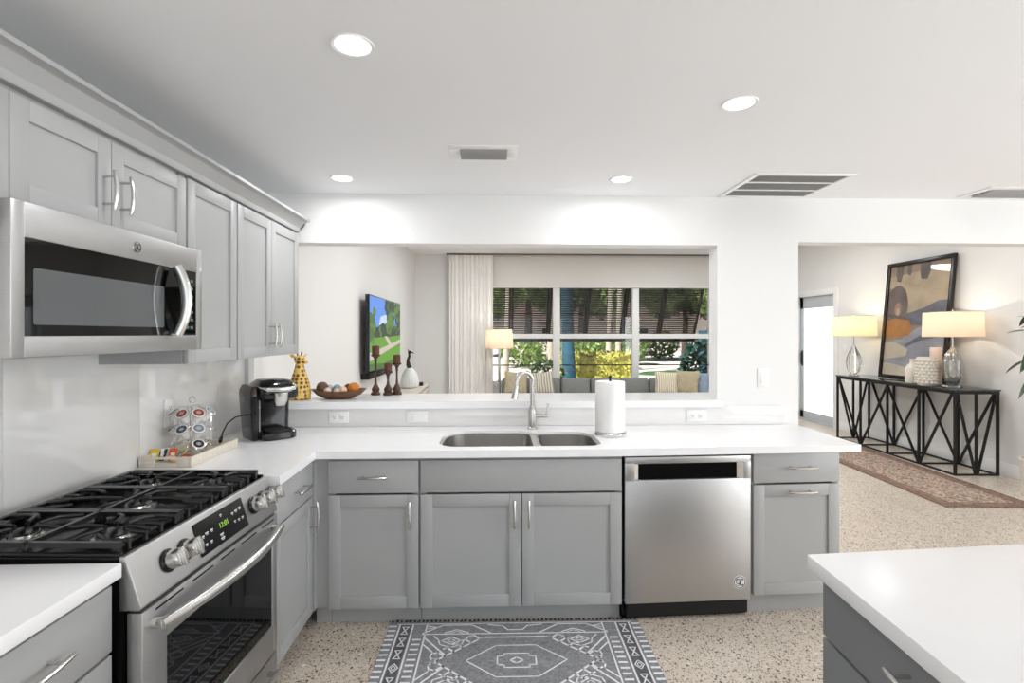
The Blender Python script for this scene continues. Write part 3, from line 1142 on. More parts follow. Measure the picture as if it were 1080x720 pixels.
def vent(name, x0, x1, y0, y1, label, cat, style):
    root = empty(name, ((x0 + x1) / 2, (y0 + y1) / 2, ZC), 0, label, cat)
    w, h = (x1 - x0) / 2, (y1 - y0) / 2
    if style == 'return':
        m_ = MB()
        f = .030
        m_.box(-w, w, -h, -h + f, -.006, 0, .002).box(-w, w, h - f, h, -.006, 0, .002).box(-w, -w + f, -h + f, h - f, -.006, 0, .002).box(w - f, w, -h + f, h - f, -.006, 0, .002)
        for y in (-h / 3 + .004, h / 3 - .004):
            m_.box(-w + f, w - f, y - .007, y + .007, -.006, 0)
        m_.build('frame', M_trim, root)
        MB().box(-w + f, w - f, -h + f, h - f, -.0012, -.0002).build('backing', M_slot, root)
        m_ = MB()
        n = 46
        for i in range(n):
            x = -w + f + (2 * w - 2 * f) * (i + .5) / n
            m_.box(x - .0018, x + .0018, -h + f, h - f, -.0035, -.0012)
        m_.build('grille', mat('grille grey', rgb(165, 165, 163), .5), root)
    else:
        m_ = MB()
        fx, fyy = (.048, .045) if style == 'slim' else (.05, .05)
        m_.box(-w, w, -h, -h + fyy, -.005, 0, .002).box(-w, w, h - fyy, h, -.005, 0, .002).box(-w, -w + fx, -h + fyy, h - fyy, -.005, 0, .002).box(w - fx, w, -h + fyy, h - fyy, -.005, 0, .002)
        m_.build('frame', M_trim, root)
        MB().box(-w + fx, w - fx, -h + fyy, h - fyy, -.0012, -.0002).build('backing', M_slot, root)
        m_ = MB()
        n = 4
        for i in range(n):
            y = -h + fyy + (2 * h - 2 * fyy) * (i + .5) / n
            m_.M = Matrix.Translation((0, y, -.010)) @ Matrix.Rotation(R(-32), 4, 'X')
            m_.box(-w + fx, w - fx, -.013, .013, -.0008, .0008)
        m_.build('blades', mat('vent blade grey', rgb(150, 150, 150), .5), root)
    return root


vent('air_vent', -.207, .106, 2.30, 2.492, 'slim white ceiling vent with dark blades above the sink', 'vent', 'slim')
vent('air_return_grille', 1.375, 1.925, 2.648, 3.115, 'large square ceiling return grille above the column', 'vent', 'return')
vent('air_vent', 2.858, 3.40, 2.85, 3.085, 'ceiling supply vent above the wide opening to the console table', 'vent', 'supply')

# ================================================================== ON THE COUNTER
ZT = .8765
# --- coffee maker (faces the sink, its water tank towards the camera's left)
km = empty('coffee_maker', (-1.222, 2.835, ZT), R(42), 'black single-serve coffee maker in the corner of the counter', 'coffee maker')


def rr_loop(x0, x1, y0, y1, r, z, k=5):
    return [(p[0], p[1], z) for p in rrect(x0, x1, y0, y1, r, k)]


# rear column and base
MB().loft([rr_loop(-.075, .105, -.12, .125, .05, 0), rr_loop(-.078, .108, -.125, .128, .05, .006), rr_loop(-.078, .108, -.125, .128, .05, .036), rr_loop(-.074, .104, -.12, .125, .05, .042)], cap0=True).build('base', M_plastic, km)
MB().loft([rr_loop(-.075, .105, .0, .125, .03, .041), rr_loop(-.078, .110, .0, .13, .03, .22)], cap0=True).build('column', M_plastic, km)
# head overhanging the cup bay
MB().loft([rr_loop(-.082, .112, -.11, .128, .045, .212), rr_loop(-.088, .118, -.125, .132, .055, .225), rr_loop(-.088, .118, -.125, .132, .055, .265),
           rr_loop(-.080, .110, -.115, .128, .06, .292), rr_loop(-.055, .085, -.085, .105, .06, .312), rr_loop(-.02, .05, -.04, .06, .03, .318)], cap0=True).build('head', M_plastic, km, angle=50)
# silver lift handle wrapped around the lid front
pts = [(-.072, -.02, .272), (-.080, -.075, .274), (-.055, -.122, .270), (.015, -.138, .267), (.085, -.122, .270), (.110, -.075, .274), (.102, -.02, .272)]
MB().tube(pts, [.007, .009, .011, .012, .011, .009, .007], 10, sx=.7).build('lift_handle', M_steelh, km)
MB().loft([rr_loop(-.012, .042, -.118, -.05, .02, .180), rr_loop(-.02, .05, -.130, -.05, .022, .205), rr_loop(-.026, .056, -.134, -.05, .022, .250)], cap0=True).build('brew_spout', M_steelh, km)
m_ = MB().loft([rr_loop(-.05, .08, -.112, -.005, .03, .0425), rr_loop(-.05, .08, -.112, -.005, .03, .050)], cap0=True)
for i in range(6):
    m_.box(-.04, .07, -.098 + i * .015, -.093 + i * .015, .050, .0515)
m_.build('drip_tray', M_blackm, km)
tk = MB().loft([rr_loop(-.112, -.0795, -.075, .105, .012, .002), rr_loop(-.120, -.0795, -.085, .11, .014, .10), rr_loop(-.128, -.0895, -.09, .115, .014, .235)], cap0=True, cap1=False).build('water_tank', M_tank, km)
MB().loft([rr_loop(-.128, -.0895, -.09, .115, .014, .236), rr_loop(-.126, -.0895, -.088, .113, .014, .262), rr_loop(-.115, -.0905, -.075, .105, .011, .285)], cap0=True).build('tank_lid', mat('dark brown tank lid', rgb(46, 34, 28), .25), tk)
MB().box(-.0795, -.0775, -.075, .06, .05, .21).build('water_line_strip', M_steelh, km)
MB().loft([rr_loop(-.005, .055, -.085, -.03, .012, .3135), rr_loop(-.003, .053, -.083, -.032, .012, .318)], cap0=True).build('button_panel', mat('grey button panel', rgb(120, 122, 124), .3), km)

# power cord with its plug, trailing to the tray
Ki = (Matrix.Translation(km.location) @ Matrix.Rotation(R(42), 4, 'Z')).inverted()
pts = [tuple(Ki @ Vector(q)) for q in ((-1.335, 2.86, .99), (-1.345, 2.80, 1.0), (-1.352, 2.72, 1.003), (-1.348, 2.63, .985), (-1.335, 2.56, .95), (-1.322, 2.525, .938))]
pc = MB().tube(pts, .0035, 8).build('power_cord', M_blackm, km)
m_ = MB().tube([tuple(Ki @ Vector(q)) for q in ((-1.323, 2.528, .939), (-1.316, 2.508, .932), (-1.308, 2.488, .925))], [.006, .010, .008], 10)
m_.bar(Ki @ Vector((-1.309, 2.490, .9255)), Ki @ Vector((-1.302, 2.472, .919)), .003, .007)
m_.build('plug', M_plastic, pc)

# --- tray with coffee pods and packets
M_tray = mat('whitewashed wood', rgb(214, 206, 192), .7, var=.10, vscale=14, stretch=(1, 8, 8))
ty0, ty1, tx0, tx1 = 2.195, 2.585, XL + .014, -1.272
tr = empty('wooden_tray', ((tx0 + tx1) / 2, (ty0 + ty1) / 2, ZT), 0, 'whitewashed wooden tray holding coffee pods and packets', 'tray')
w, h = (tx1 - tx0) / 2, (ty1 - ty0) / 2
MB().box(-w + .012, w - .012, -h + .012, h - .012, .001, .010).build('bottom', M_tray, tr)
m_ = MB()
m_.box(-w, -w + .012, -h, h, 0, .042, .002).box(w - .012, w, -h, h, 0, .042, .002)
m_.box(-w + .012, w - .012, h - .012, h, 0, .042, .002)
m_.box(-w + .012, -.045, -h, -h + .012, 0, .042, .002).box(.045, w - .012, -h, -h + .012, 0, .042, .002)
m_.box(-.045, .045, -h, -h + .012, 0, .016, .001).box(-.045, .045, -h, -h + .012, .033, .042, .001)
m_.build('sides', M_tray, tr)

# wire pod carousel
cx_, cy_ = -1.385, 2.395
cr = empty('pod_carousel', (cx_, cy_, ZT + .0105), 0, 'chrome wire carousel of coffee pods standing in the tray', 'pod holder')
m_ = MB().tube([(0, 0, .004), (0, 0, .235)], .0035, 8)
m_.tube([(.014 * math.cos(a), 0, .248 + .014 * math.sin(a)) for a in [2 * math.pi * i / 20 for i in range(20)]], .003, 6, True)
m_.build('post', M_chrome, cr)
m_ = MB().tube([(.062 * math.cos(a), .062 * math.sin(a), .003) for a in [2 * math.pi * i / 32 for i in range(32)]], .0028, 6, True)
for i in range(4):
    a = 2 * math.pi * i / 4
    m_.tube([(.062 * math.cos(a), .062 * math.sin(a), .003), (.03 * math.cos(a), .03 * math.sin(a), .016), (0, 0, .014)], .0024, 6)
m_.build('base_ring', M_chrome, cr)
rows = ((.186, .066, 48), (.116, .066, 48), (.046, .066, 48))
NP = 7
for ri, (z, r, til) in enumerate(rows):
    m_ = MB()
    for i in range(NP):
        a = R(-92 + 360 / NP * i)
        n = Vector((math.cos(a) * math.cos(R(til)), math.sin(a) * math.cos(R(til)), math.sin(R(til))))
        c0 = Vector((math.cos(a) * r, math.sin(a) * r, z))
        q = Vector((0, 0, 1)).rotation_difference(n).to_matrix()
        m_.tube([tuple(c0 + n * .012 + q @ Vector((.0285 * math.cos(t), .0285 * math.sin(t), 0))) for t in [2 * math.pi * k / 18 for k in range(18)]], .0014, 5, True)

    m_.build('wire_tier', M_chrome, cr)
    if ri == 0:
        for i in range(NP):
            a = R(-92 + 360 / NP * (i + .5))
            MB().tube([(.058 * math.cos(a), .058 * math.sin(a), .004), (.076 * math.cos(a), .076 * math.sin(a), .03), (.076 * math.cos(a), .076 * math.sin(a), .19), (.05 * math.cos(a), .05 * math.sin(a), .218), (0, 0, .226)], .0014, 5).build('riser', M_chrome, cr)
pod_white = mat('white pod cup', rgb(236, 234, 230), .45)
inks = [mat('brick red pod lid', rgb(150, 72, 54), .35, var=.25, vscale=90), mat('brown pod lid', rgb(104, 78, 66), .35, var=.3, vscale=90),
        mat('slate blue pod lid', rgb(62, 76, 94), .35, var=.3, vscale=90), mat('pale blue pod lid', rgb(120, 138, 152), .35, var=.25, vscale=90), mat('near black pod lid', rgb(44, 40, 40), .35, var=.3, vscale=90)]


def pod(cxyz, n, ink, label):
    root = bpy.data.objects.new('coffee_pod', None)
    root.empty_display_size = .03
    COL.objects.link(root)
    root.matrix_world = Matrix.Translation(cxyz) @ Vector((0, 0, 1)).rotation_difference(n).to_matrix().to_4x4()
    tag(root, label, 'coffee pod', 'coffee pods on the carousel')
    MB().lathe([(.0, -.036), (.0165, -.036), (.0235, .012), (.0262, .0125), (.0262, .015), (.0, .0152)], n=22).build('cup', pod_white, root)
    m_ = MB().lathe([(.0, .0153), (.0210, .0153), (.0210, .0157), (0, .0158)], n=22)
    m_.mi = 1
    for y in (-.006, .0, .006):
        m_.box(-.010 + abs(y) * .5, .010 - abs(y) * .5, y - .0012, y + .0012, .0157, .0160)
    m_.build('lid', [ink, pod_white], root)


plan = {0: [(0, 0, 'red-brown-lidded pod on the top tier, nearer the range'), (1, 0, 'red-brown-lidded pod on the top tier, nearer the sink'), (6, 1, 'brown-lidded pod on the top tier, nearest the tiled wall'), (2, 3, 'pale pod on the top tier, towards the coffee maker')],
        1: [(0, 2, 'slate-blue-lidded pod in the middle of the middle tier'), (1, 3, 'pale-blue-lidded pod on the middle tier, nearest the coffee maker'), (6, 2, 'slate-blue-lidded pod on the middle tier, second from the tiled wall'), (5, 4, 'black-lidded pod on the middle tier, nearest the tiled wall')],
        2: [(1, 4, 'black-lidded pod alone on the lowest tier of the carousel')]}
for ri, lst in plan.items():
    z, r, til = rows[ri]
    for (i, ink, lab) in lst:
        a = R(-92 + 360 / NP * i)
        n = Vector((math.cos(a) * math.cos(R(til)), math.sin(a) * math.cos(R(til)), math.sin(R(til))))
        pod(Vector((cx_ + math.cos(a) * r, cy_ + math.sin(a) * r, ZT + .0105 + z)) , n, inks[ink], lab)
# sweetener packets leaning in the tray
for (dx, dy, rz, tilt, c, lab) in ((-.085, -.135, 20, 72, (214, 186, 50), 'yellow packet at the wall end of the tray'), (-.062, -.128, -12, 64, (30, 34, 70), 'dark blue packet in the tray'),
                                   (-.045, -.120, 30, 70, (232, 232, 230), 'white packet in the tray beside the dark blue one'), (-.012, -.128, 8, 74, (214, 96, 40), 'orange packet standing in the tray behind its handle slot'),
                                   (.000, -.092, -70, 55, (238, 214, 70), 'bright yellow packet leaning towards the pod carousel'), (.022, -.150, 62, 25, (206, 178, 128), 'tan packet lying at the tray front'), (.035, -.143, 5, 22, (190, 70, 40), 'red packet lying low in the tray front')):
    mc = mat('packet %d %d %d' % c, rgb(*c), .5, var=.1, vscale=40)
    m_ = MB().box(-.017, .017, -.0016, .0016, 0, .052, .0012)
    m_.mi = 1
    m_.box(-.009, .009, -.0019, .0019, .018, .034)
    o = m_.build('sugar_packet', [mc, mat('packet print', rgb(226, 224, 216), .5)])
    o.location = ((tx0 + tx1) / 2 + dx, (ty0 + ty1) / 2 + dy, ZT + .0125)
    o.rotation_euler = (R(tilt - 90), 0, R(rz))
    tag(o, lab, 'sugar packet', 'sweetener packets in the tray')
# ================================================================== ON THE LEDGE
ZG = 1.0305
# --- yellow spotted giraffe figure


def spot_mat():
    m, nt, p, tc = node_mat('yellow spotted ceramic')
    vo = nt.nodes.new('ShaderNodeTexVoronoi')
    vo.inputs['Scale'].default_value = 40
    vo.inputs['Randomness'].default_value = .25
    nt.links.new(tc.outputs['Object'], vo.inputs['Vector'])
    c = ramp(nt, vo.outputs['Distance'], [(0.40, rgb(112, 72, 30)), (0.46, rgb(222, 186, 96))])
    nt.links.new(c, p.inputs['Base Color'])
    p.inputs['Roughness'].default_value = .35
    return m


M_spot = spot_mat()
gf = empty('giraffe_figurine', (-1.215, 3.235, ZG), 0, 'yellow brown-spotted ceramic giraffe figurine on the ledge beside the wall cabinet', 'figurine')
MB().lathe([(.055, 0), (.066, .004), (.068, .03), (.066, .06), (.058, .10), (.046, .14), (.034, .175), (.026, .205), (.024, .225), (.0, .23)], n=32).build('body', M_spot, gf)
hd = MB().ball((.0, 0, .245), .032, (1, .85, .95))
hd.ball((.034, -.004, .232), .017, (1.25, .8, .75))
hd.build('head', M_spot, gf)
MB().tube([(-.022, 0, .255), (-.044, -.002, .272), (-.060, -.004, .274)], [.006, .011, .003], 8, sx=.5).tube([(.018, .01, .262), (.030, .02, .274), (.036, .024, .280)], [.005, .008, .002], 8, sx=.5).build('ear', M_spot, gf)
m_ = MB()
for s in (-.011, .010):
    m_.tube([(s, 0, .268), (s * 1.3, 0, .288)], .0045, 8).ball((s * 1.3, 0, .289), .006, sub=2)
m_.build('horns', mat('dark brown horn', rgb(96, 66, 30), .5), gf)

# --- rough wooden bowl and the balls in it
M_bowlw = mat('dark carved wood', rgb(104, 76, 56), .6, var=.35, vscale=30, bump=.4, bscale=60)
bx_, by_ = -.985, 3.27
wb_ = empty('wooden_bowl', (bx_, by_, ZG), 0, 'rough dark wooden bowl of decorative balls on the ledge', 'bowl')
loops = []
for (sx_, sy_, z) in ((.055, .04, 0), (.085, .06, .002), (.135, .082, .022), (.165, .098, .048), (.172, .102, .056), (.160, .092, .055), (.125, .074, .026), (.07, .045, .012), (.01, .01, .010)):
    loops.append([(sx_ * math.cos(t) * (1 + .03 * math.sin(3 * t)), sy_ * math.sin(t) * (1 + .05 * math.cos(2 * t)), z + (.004 * math.sin(2 * t + 1) if z > .04 else 0)) for t in [2 * math.pi * i / 40 for i in range(40)]])
MB().loft(loops, cap0=True).build('shell', M_bowlw, wb_, angle=60)
for (dx, dy, dz, r, c, bump, lab) in ((-.098, -.010, .068, .037, (92, 66, 52), .8, 'dark brown woven ball at the giraffe end of the bowl'), (-.066, .030, .062, .022, (168, 186, 196), .2, 'small pale blue ball behind the shells'),
                                      (-.012, .008, .062, .025, (130, 158, 172), .2, 'blue-grey glass ball in the middle of the bowl'), (-.058, -.030, .046, .026, (222, 190, 168), .5, 'pinkish shell ball at the bowl front'),
                                      (.0, -.038, .046, .021, (216, 196, 180), .4, 'small cream shell ball at the bowl front'), (.036, -.026, .052, .026, (226, 192, 166), .4, 'peach shell ball left of the orange ball'),
                                      (.050, .036, .064, .024, (96, 62, 46), .8, 'small brown ball behind the orange ball'), (.095, .0, .062, .037, (204, 122, 38), .7, 'bright orange woven ball at the bowl end'), (-.05, .0, .036, .02, (150, 120, 100), .5, 'tan ball low in the middle of the bowl')):
    mb = MB().ball((0, 0, 0), r, sub=3, jit=.05 if bump > .5 else .01)
    o = mb.build('decorative_ball', mat('ball %d %d %d' % c, rgb(*c), .55 if bump > .3 else .25, bump=bump, bscale=160, var=.25, vscale=70), angle=80)
    o.location = (bx_ + dx, by_ + dy, ZG + dz)
    tag(o, lab, 'decorative ball', 'balls in the wooden bowl')

# --- three bronze candle holders
M_bronze = mat('brown bronze', rgb(84, 62, 52), .4, metal=.5, var=.3, vscale=60)
M_candle = mat('brown wax candle', rgb(92, 54, 38), .6, var=.2, vscale=40)


def candle_holder(x, y, h, hc, lab, lab2):
    root = empty('candle_holder', (x, y, ZG), 0, lab, 'candle holder', 'bronze candle holders on the ledge')
    MB().lathe([(.030, 0), (.033, .004), (.031, .014), (.022, .022), (.027, .034), (.025, .044), (.016, .058), (.010, .07)], n=24).build('foot', M_bronze, root)
    MB().lathe([(.0095, .068), (.007, .10), (.006, h * .55), (.007, h - .055), (.010, h - .05), (.008, h - .045), (.010, h - .03), (.020, h - .015)], n=18).build('stem', M_bronze, root)
    MB().lathe([(.018, h - .016), (.029, h - .012), (.031, h - .003), (.028, h)], n=24).build('cup', M_bronze, root)
    c = MB().lathe([(.0, .0005), (.024, .0005), (.0248, .004), (.0245, hc - .004), (.021, hc), (.006, hc - .003), (0, hc - .003)], n=24)
    c.mi = 1
    c.tube([(0, 0, hc - .003), (.001, 0, hc + .006)], .0012, 6)
    c = c.build('pillar_candle', [M_candle, M_blackm])
    c.location = (x, y, ZG + h)
    tag(c, lab2, 'candle', 'brown candles on the bronze holders')


candle_holder(-.794, 3.45, .270, .058, 'tall bronze candle holder, nearest the television', 'brown pillar candle on the tallest holder')
candle_holder(-.708, 3.43, .160, .052, 'short bronze candle holder, lowest of the three', 'brown pillar candle on the lowest holder')
candle_holder(-.655, 3.46, .213, .054, 'medium bronze candle holder nearest the sink', 'brown pillar candle on the medium holder')

# ================================================================== KITCHEN RUG
M_rug = mat('mottled grey rug pile', rgb(140, 141, 144), .95, var=.30, vscale=75)
M_rugl = mat('pale rug yarn', rgb(240, 240, 243), .95, var=.05, vscale=90)
M_rugd = mat('dark rug yarn', rgb(96, 97, 101), .95, var=.2, vscale=80)
rx, ry, hw, ln = .100, 2.550, .615, 1.30
rug = empty('kitchen_rug', (rx, ry, 0), R(-.6), 'grey and white geometric rug on the terrazzo before the sink', 'rug')
mb = MB().box(-hw, hw, -ln, 0, .001, .009, .002)
ZR = .0095


def mir(fn):
    """Draw a motif and its mirror image about the centre line."""
    for s in (1, -1):
        fn(s)


mb.mi = 2
for s in (1, -1):   # darker guard bands along the sides
    mb.quad((s * .555, -ln + .01, ZR - .0003), (s * .505, -ln + .01, ZR - .0003), (s * .505, -.03, ZR - .0003), (s * .555, -.03, ZR - .0003))
mb.mi = 1
LW = .0075
mb.ribbon([(-hw + .04, -.022), (hw - .04, -.022)], .006, ZR)
mb.ribbon([(-.44, -.108), (.44, -.108)], LW, ZR)
for s in (1, -1):
    for u in (.562, .497, .43):
        mb.ribbon([(s * u, -.022), (s * u, -ln + .02)], LW, ZR)
    n = 34
    for i in range(n):     # toothed outer edge, inner dashes
        v = -.02 - (ln - .04) * (i + .5) / n
        mb.ribbon([(s * .580, v), (s * .608, v)], .013, ZR)
        if i > 2:
            mb.ribbon([(s * .448, v), (s * .478, v)], .012, ZR)
    n = 13
    for i in range(n):     # hourglass and diamond motifs in the side band
        v = -.075 - (ln - .10) * i / n
        d = .030
        if i % 4 != 3:
            mb.ribbon([(s * .515, v - d), (s * .545, v + d), (s * .515, v + d), (s * .545, v - d)], .006, ZR, True)
        else:
            mb.ribbon([(s * .53, v - d), (s * .550, v), (s * .53, v + d), (s * .51, v)], .005, ZR, True)
            mb.ribbon([(s * .53, v - d * .5), (s * .54, v), (s * .53, v + d * .5), (s * .52, v)], .004, ZR, True)
# end border: trapezoids, steps and chevrons
for c in (-.28, .28):
    mb.ribbon([(c - .16, -.100), (c - .07, -.034), (c + .07, -.034), (c + .16, -.100)], LW, ZR)
    mb.ribbon([(c - .055, -.098), (c, -.072), (c + .055, -.098)], LW, ZR)
    mb.ribbon([(c - .03, -.100), (c, -.086), (c + .03, -.100)], .005, ZR)
mb.ribbon([(-.13, -.034), (-.06, -.045), (-.035, -.078), (.035, -.078), (.06, -.045), (.13, -.034)], LW, ZR)
for s in (1, -1):
    mb.ribbon([(s * .425, -.040), (s * .375, -.052), (s * .42, -.062)], .006, ZR)
# field: stacked medallions
for k in range(2):
    vc = -.310 - .60 * k
    mb.ribbon([(-.222, vc), (-.090, vc + .108), (.090, vc + .108), (.222, vc), (.090, vc - .108), (-.090, vc - .108)], .006, ZR, True)
    a, b, c = .085, .048, .030
    mb.ribbon([(-a, vc - c), (-a, vc + c), (-a + .03, vc + c), (-a + .03, vc + b), (a - .03, vc + b), (a - .03, vc + c), (a, vc + c), (a, vc - c), (a - .03, vc - c), (a - .03, vc - b), (-a + .03, vc - b), (-a + .03, vc - c)], .007, ZR, True)
    mb.ribbon([(-.03, vc), (0, vc + .02), (.03, vc), (0, vc - .02)], .008, ZR, True)
    for s in (1, -1):
        for t in (1, -1):
            # large serrated diamond and the crossing line towards the corner
            p, q = Vector((s * .155, vc + t * .172)), Vector((s * .345, vc + t * .012))
            mb.ribbon([p, q, (s * .375, vc + t * .012)], .010, ZR)
            for i in range(5):
                m1 = p.lerp(q, (i + .35) / 5)
                o_ = Vector((s * .030, t * .030))
                mb.ribbon([m1, m1 + o_, m1 + o_ + Vector((s * .016, t * -.008))], .010, ZR)
            mb.ribbon([(s * .425, vc + t * .170), (s * .315, vc + t * .038)], .009, ZR)
            mb.ribbon([(s * .425, vc + t * .120), (s * .375, vc + t * .062), (s * .385, vc + t * .028), (s * .352, vc)], .008, ZR)
            # corner rosette
            cx2, cy2 = s * .300, vc + t * .150
            mb.ribbon([(cx2 - .045, cy2), (cx2, cy2 + .028), (cx2 + .045, cy2), (cx2, cy2 - .028)], .008, ZR, True)
            mb.ribbon([(cx2 - .020, cy2), (cx2, cy2 + .012), (cx2 + .020, cy2), (cx2, cy2 - .012)], .006, ZR, True)
            mb.ribbon([(cx2 - .085, cy2 + t * .035), (cx2 - .06, cy2 + t * .005), (cx2 - .05, cy2 - t * .03), (cx2, cy2 - t * .052), (cx2 + .05, cy2 - t * .03), (cx2 + .06, cy2 + t * .005), (cx2 + .085, cy2 + t * .035)], .007, ZR)
    mb.ribbon([(-.155, vc + .172), (.155, vc + .172)], .009, ZR)
    mb.ribbon([(-.155, vc - .172), (.155, vc - .172)], .009, ZR)
    mb.ribbon([(-.44, vc - .30), (.44, vc - .30)], LW, ZR)
mb.build('pile', [M_rug, M_rugl, M_rugd], rug, smooth=False)
fm = MB()
for i in range(58):
    u = -hw + .012 + (2 * hw - .024) * i / 57
    fm.tube([(u, -.002, .005), (u + random.uniform(-.004, .004), .012, .006), (u + random.uniform(-.005, .005), .020, .004)], [.006, .005, .003], 5)
fm.build('fringe', M_fringe, rug)

# ================================================================== ENTRY SIDE: CONSOLE TABLE AND WHAT STANDS ON IT
TX, TY, TL, TD, TH = 4.66, 5.03, 1.90, .455, .872
tb = empty('console_table', (TX, TY, 0), R(-2.0), 'long black iron console table with criss-cross legs and dark glass top', 'console table')
# local: x = away from the room (towards the wall), y = along the wall
m_top = mat('dark green smoked glass', rgb(52, 62, 60), .06, spec=.8)
MB().box(-.008, TD + .008, -.008, TL + .008, TH - .016, TH, .003).build('tabletop', m_top, tb)
m_ = MB()
tt = .024
zt_ = TH - .0165
m_.box(0, TD, 0, tt, zt_ - .030, zt_).box(0, TD, TL - tt, TL, zt_ - .030, zt_).box(0, tt, tt, TL - tt, zt_ - .030, zt_).box(TD - tt, TD, tt, TL - tt, zt_ - .030, zt_)
m_.build('top_rail', M_iron_table, tb)
m_ = MB()
for x in (0, TD - tt):
    m_.box(x, x + tt, tt, TL - tt, .0, .016)
for y in (0, TL * .25 - tt / 2, TL * .5 - tt / 2, TL * .75 - tt / 2, TL - tt):
    m_.box(tt if 0 < y < TL - tt - .001 else 0, TD - tt if 0 < y < TL - tt - .001 else TD, y, y + tt, .0, .016)
m_.build('bottom_rail', M_iron_table, tb)
for x in (tt / 2, TD - tt / 2):
    for i in range(5):
        y = min(max(TL * i / 4, tt / 2), TL - tt / 2)
        MB().bar((x, y, .0162), (x, y, zt_ - .0302), tt * .9).build('leg', M_iron_table, tb)
    for i in (0, 2):
        for (ya, yb) in ((TL * i / 4, TL * (i + 1) / 4), (TL * (i + 2) / 4, TL * (i + 1) / 4)):
            ya2 = min(max(ya, .05), TL - .05)
            MB().bar((x, ya2, zt_ - .032), (x, yb + (.012 if ya > yb else -.012), .022), tt * .8).build('brace', M_iron_table, tb)
for y in (tt / 2, TL - tt / 2):
    MB().bar((TD / 2, y, .0162), (TD / 2, y, zt_ - .0302), tt * .9).build('leg', M_iron_table, tb)
    for x in (.03, TD - .03):
        MB().bar((x, y, zt_ - .032), (TD / 2 + (.012 if x > TD / 2 else -.012), y, .022), tt * .8).build('brace', M_iron_table, tb)

ZS = TH + .0005


def lampshade(root, z0, z1, r0, r1, m, watt, col):
    mb = MB().lathe([(r0, z0), (r1, z1)], n=48, cap=False)
    mb.build('lamp_shade', m, root)
    mb = MB()
    MB().tube([(r0 * math.cos(t), r0 * math.sin(t), z0) for t in [2 * math.pi * i / 40 for i in range(40)]], .003, 6, True).build('shade_rim', m, root)
    mb.tube([(r1 * math.cos(t), r1 * math.sin(t), z1) for t in [2 * math.pi * i / 40 for i in range(40)]], .003, 6, True)
    zz = z1 - .001
    for k in range(3):
        a = 2 * math.pi * k / 3
        mb.tube([(0, 0, zz), (r1 * .99 * math.cos(a), r1 * .99 * math.sin(a), zz)], .0018, 5)
    mb.tube([(0, 0, zz - .01), (0, 0, z1 + .026)], .004, 6).ball((0, 0, z1 + .026), .010, sub=2)
    mb.build('shade_ring', M_nickel, root)
    b = MB().ball((0, 0, (z0 + z1) / 2), .028, sub=2).build('bulb', emis('lit bulb', (1, .86, .66, 1), 6), root)
    L = light('lamp_bulb_light', 'POINT', (0, 0, 0), (0, 0, 0), watt, col, .03)
    L.location = (root.location.x, root.location.y, root.location.z + (z0 + z1) / 2 + .035)


# far lamp: clear crystal body
l1 = empty('table_lamp', (4.86, 6.77, ZS), 0, 'far table lamp with clear crystal body and lit cream shade', 'lamp')
MB().lathe([(.055, 0), (.062, .004), (.062, .016), (.02, .02)], n=28).build('base', M_glassclear, l1)
MB().lathe([(.03, .0205), (.06, .05), (.082, .11), (.088, .18), (.080, .25), (.055, .32), (.03, .37), (.018, .40)], n=36, rfun=lambda q, z: 1 + .07 * math.cos(9 * q)).build('body', M_glassclear, l1)
MB().tube([(0, 0, .4005), (0, 0, .54)], .008, 10).build('stem', M_nickel, l1)
lampshade(l1, .535, .800, .262, .252, M_shadeb, 6.5, (1, .80, .50))
# near lamp: ribbed mercury glass
l2 = empty('table_lamp', (4.87, 5.285, ZS), 0, 'near table lamp with ribbed silver glass body and lit drum shade', 'lamp')
MB().box(-.065, .065, -.065, .065, 0, .018, .003).build('base', M_glassclear, l2)
MB().lathe([(.035, .0185), (.045, .035), (.066, .08), (.082, .14), (.087, .20), (.082, .27), (.062, .34), (.036, .39), (.02, .41), (.014, .43)], n=72, rfun=lambda q, z: 1 + .06 * math.cos(12 * q)).build('body', M_mercury, l2)
MB().tube([(0, 0, .4305), (0, 0, .545)], .009, 10).build('stem', M_nickel, l2)
lampshade(l2, .535, .795, .258, .25, M_shade, 4.6, (1, .82, .64))

# vases
M_cer = mat('matt cream ceramic', rgb(222, 216, 206), .6, bump=.1, bscale=80)
M_cerp = mat('matt blush ceramic', rgb(226, 206, 192), .6, bump=.15, bscale=80)
o = MB().lathe([(.045, 0), (.062, .006), (.066, .05), (.064, .16), (.050, .20), (.026, .225), (.020, .25), (.024, .275), (.020, .277), (.016, .25)], n=60, rfun=lambda q, z: 1 + (.025 * math.cos(20 * q) if z < .19 else 0)).build('ceramic_vase', M_cer)
o.location = (4.775, 5.70, ZS)
tag(o, 'small bottle-shaped ribbed ceramic vase on the console table', 'vase', 'ceramic vases on the console table')
mb = MB()
prof = [(.06, 0), (.084, .008), (.093, .05), (.095, .16), (.092, .27), (.086, .31), (.079, .312), (.082, .27), (.083, .1), (.0, .08)]
mb.lathe(prof, n=40)
for iz in range(8):
    for iq in range(14):
        q = 2 * math.pi * (iq + .5 * (iz % 2)) / 14
        z = .035 + iz * .034
        mb.ball((.093 * math.cos(q), .093 * math.sin(q), z), .017, (1, 1, .95), sub=1)
o = mb.build('ceramic_vase', M_cer, angle=60)
o.location = (4.715, 5.435, ZS)
tag(o, 'wide white hobnail ceramic vase on the console table', 'vase', 'ceramic vases on the console table')
o = MB().lathe([(.045, 0), (.054, .006), (.056, .2), (.054, .40), (.049, .415), (.044, .41), (.045, .3), (.0, .28)], n=40, rfun=lambda q, z: 1 + .02 * math.cos(16 * q + z * 40)).build('ceramic_vase', M_cerp)
o.location = (4.875, 5.495, ZS)
tag(o, 'tall blush ceramic cylinder vase behind the hobnail vase', 'vase', 'ceramic vases on the console table')

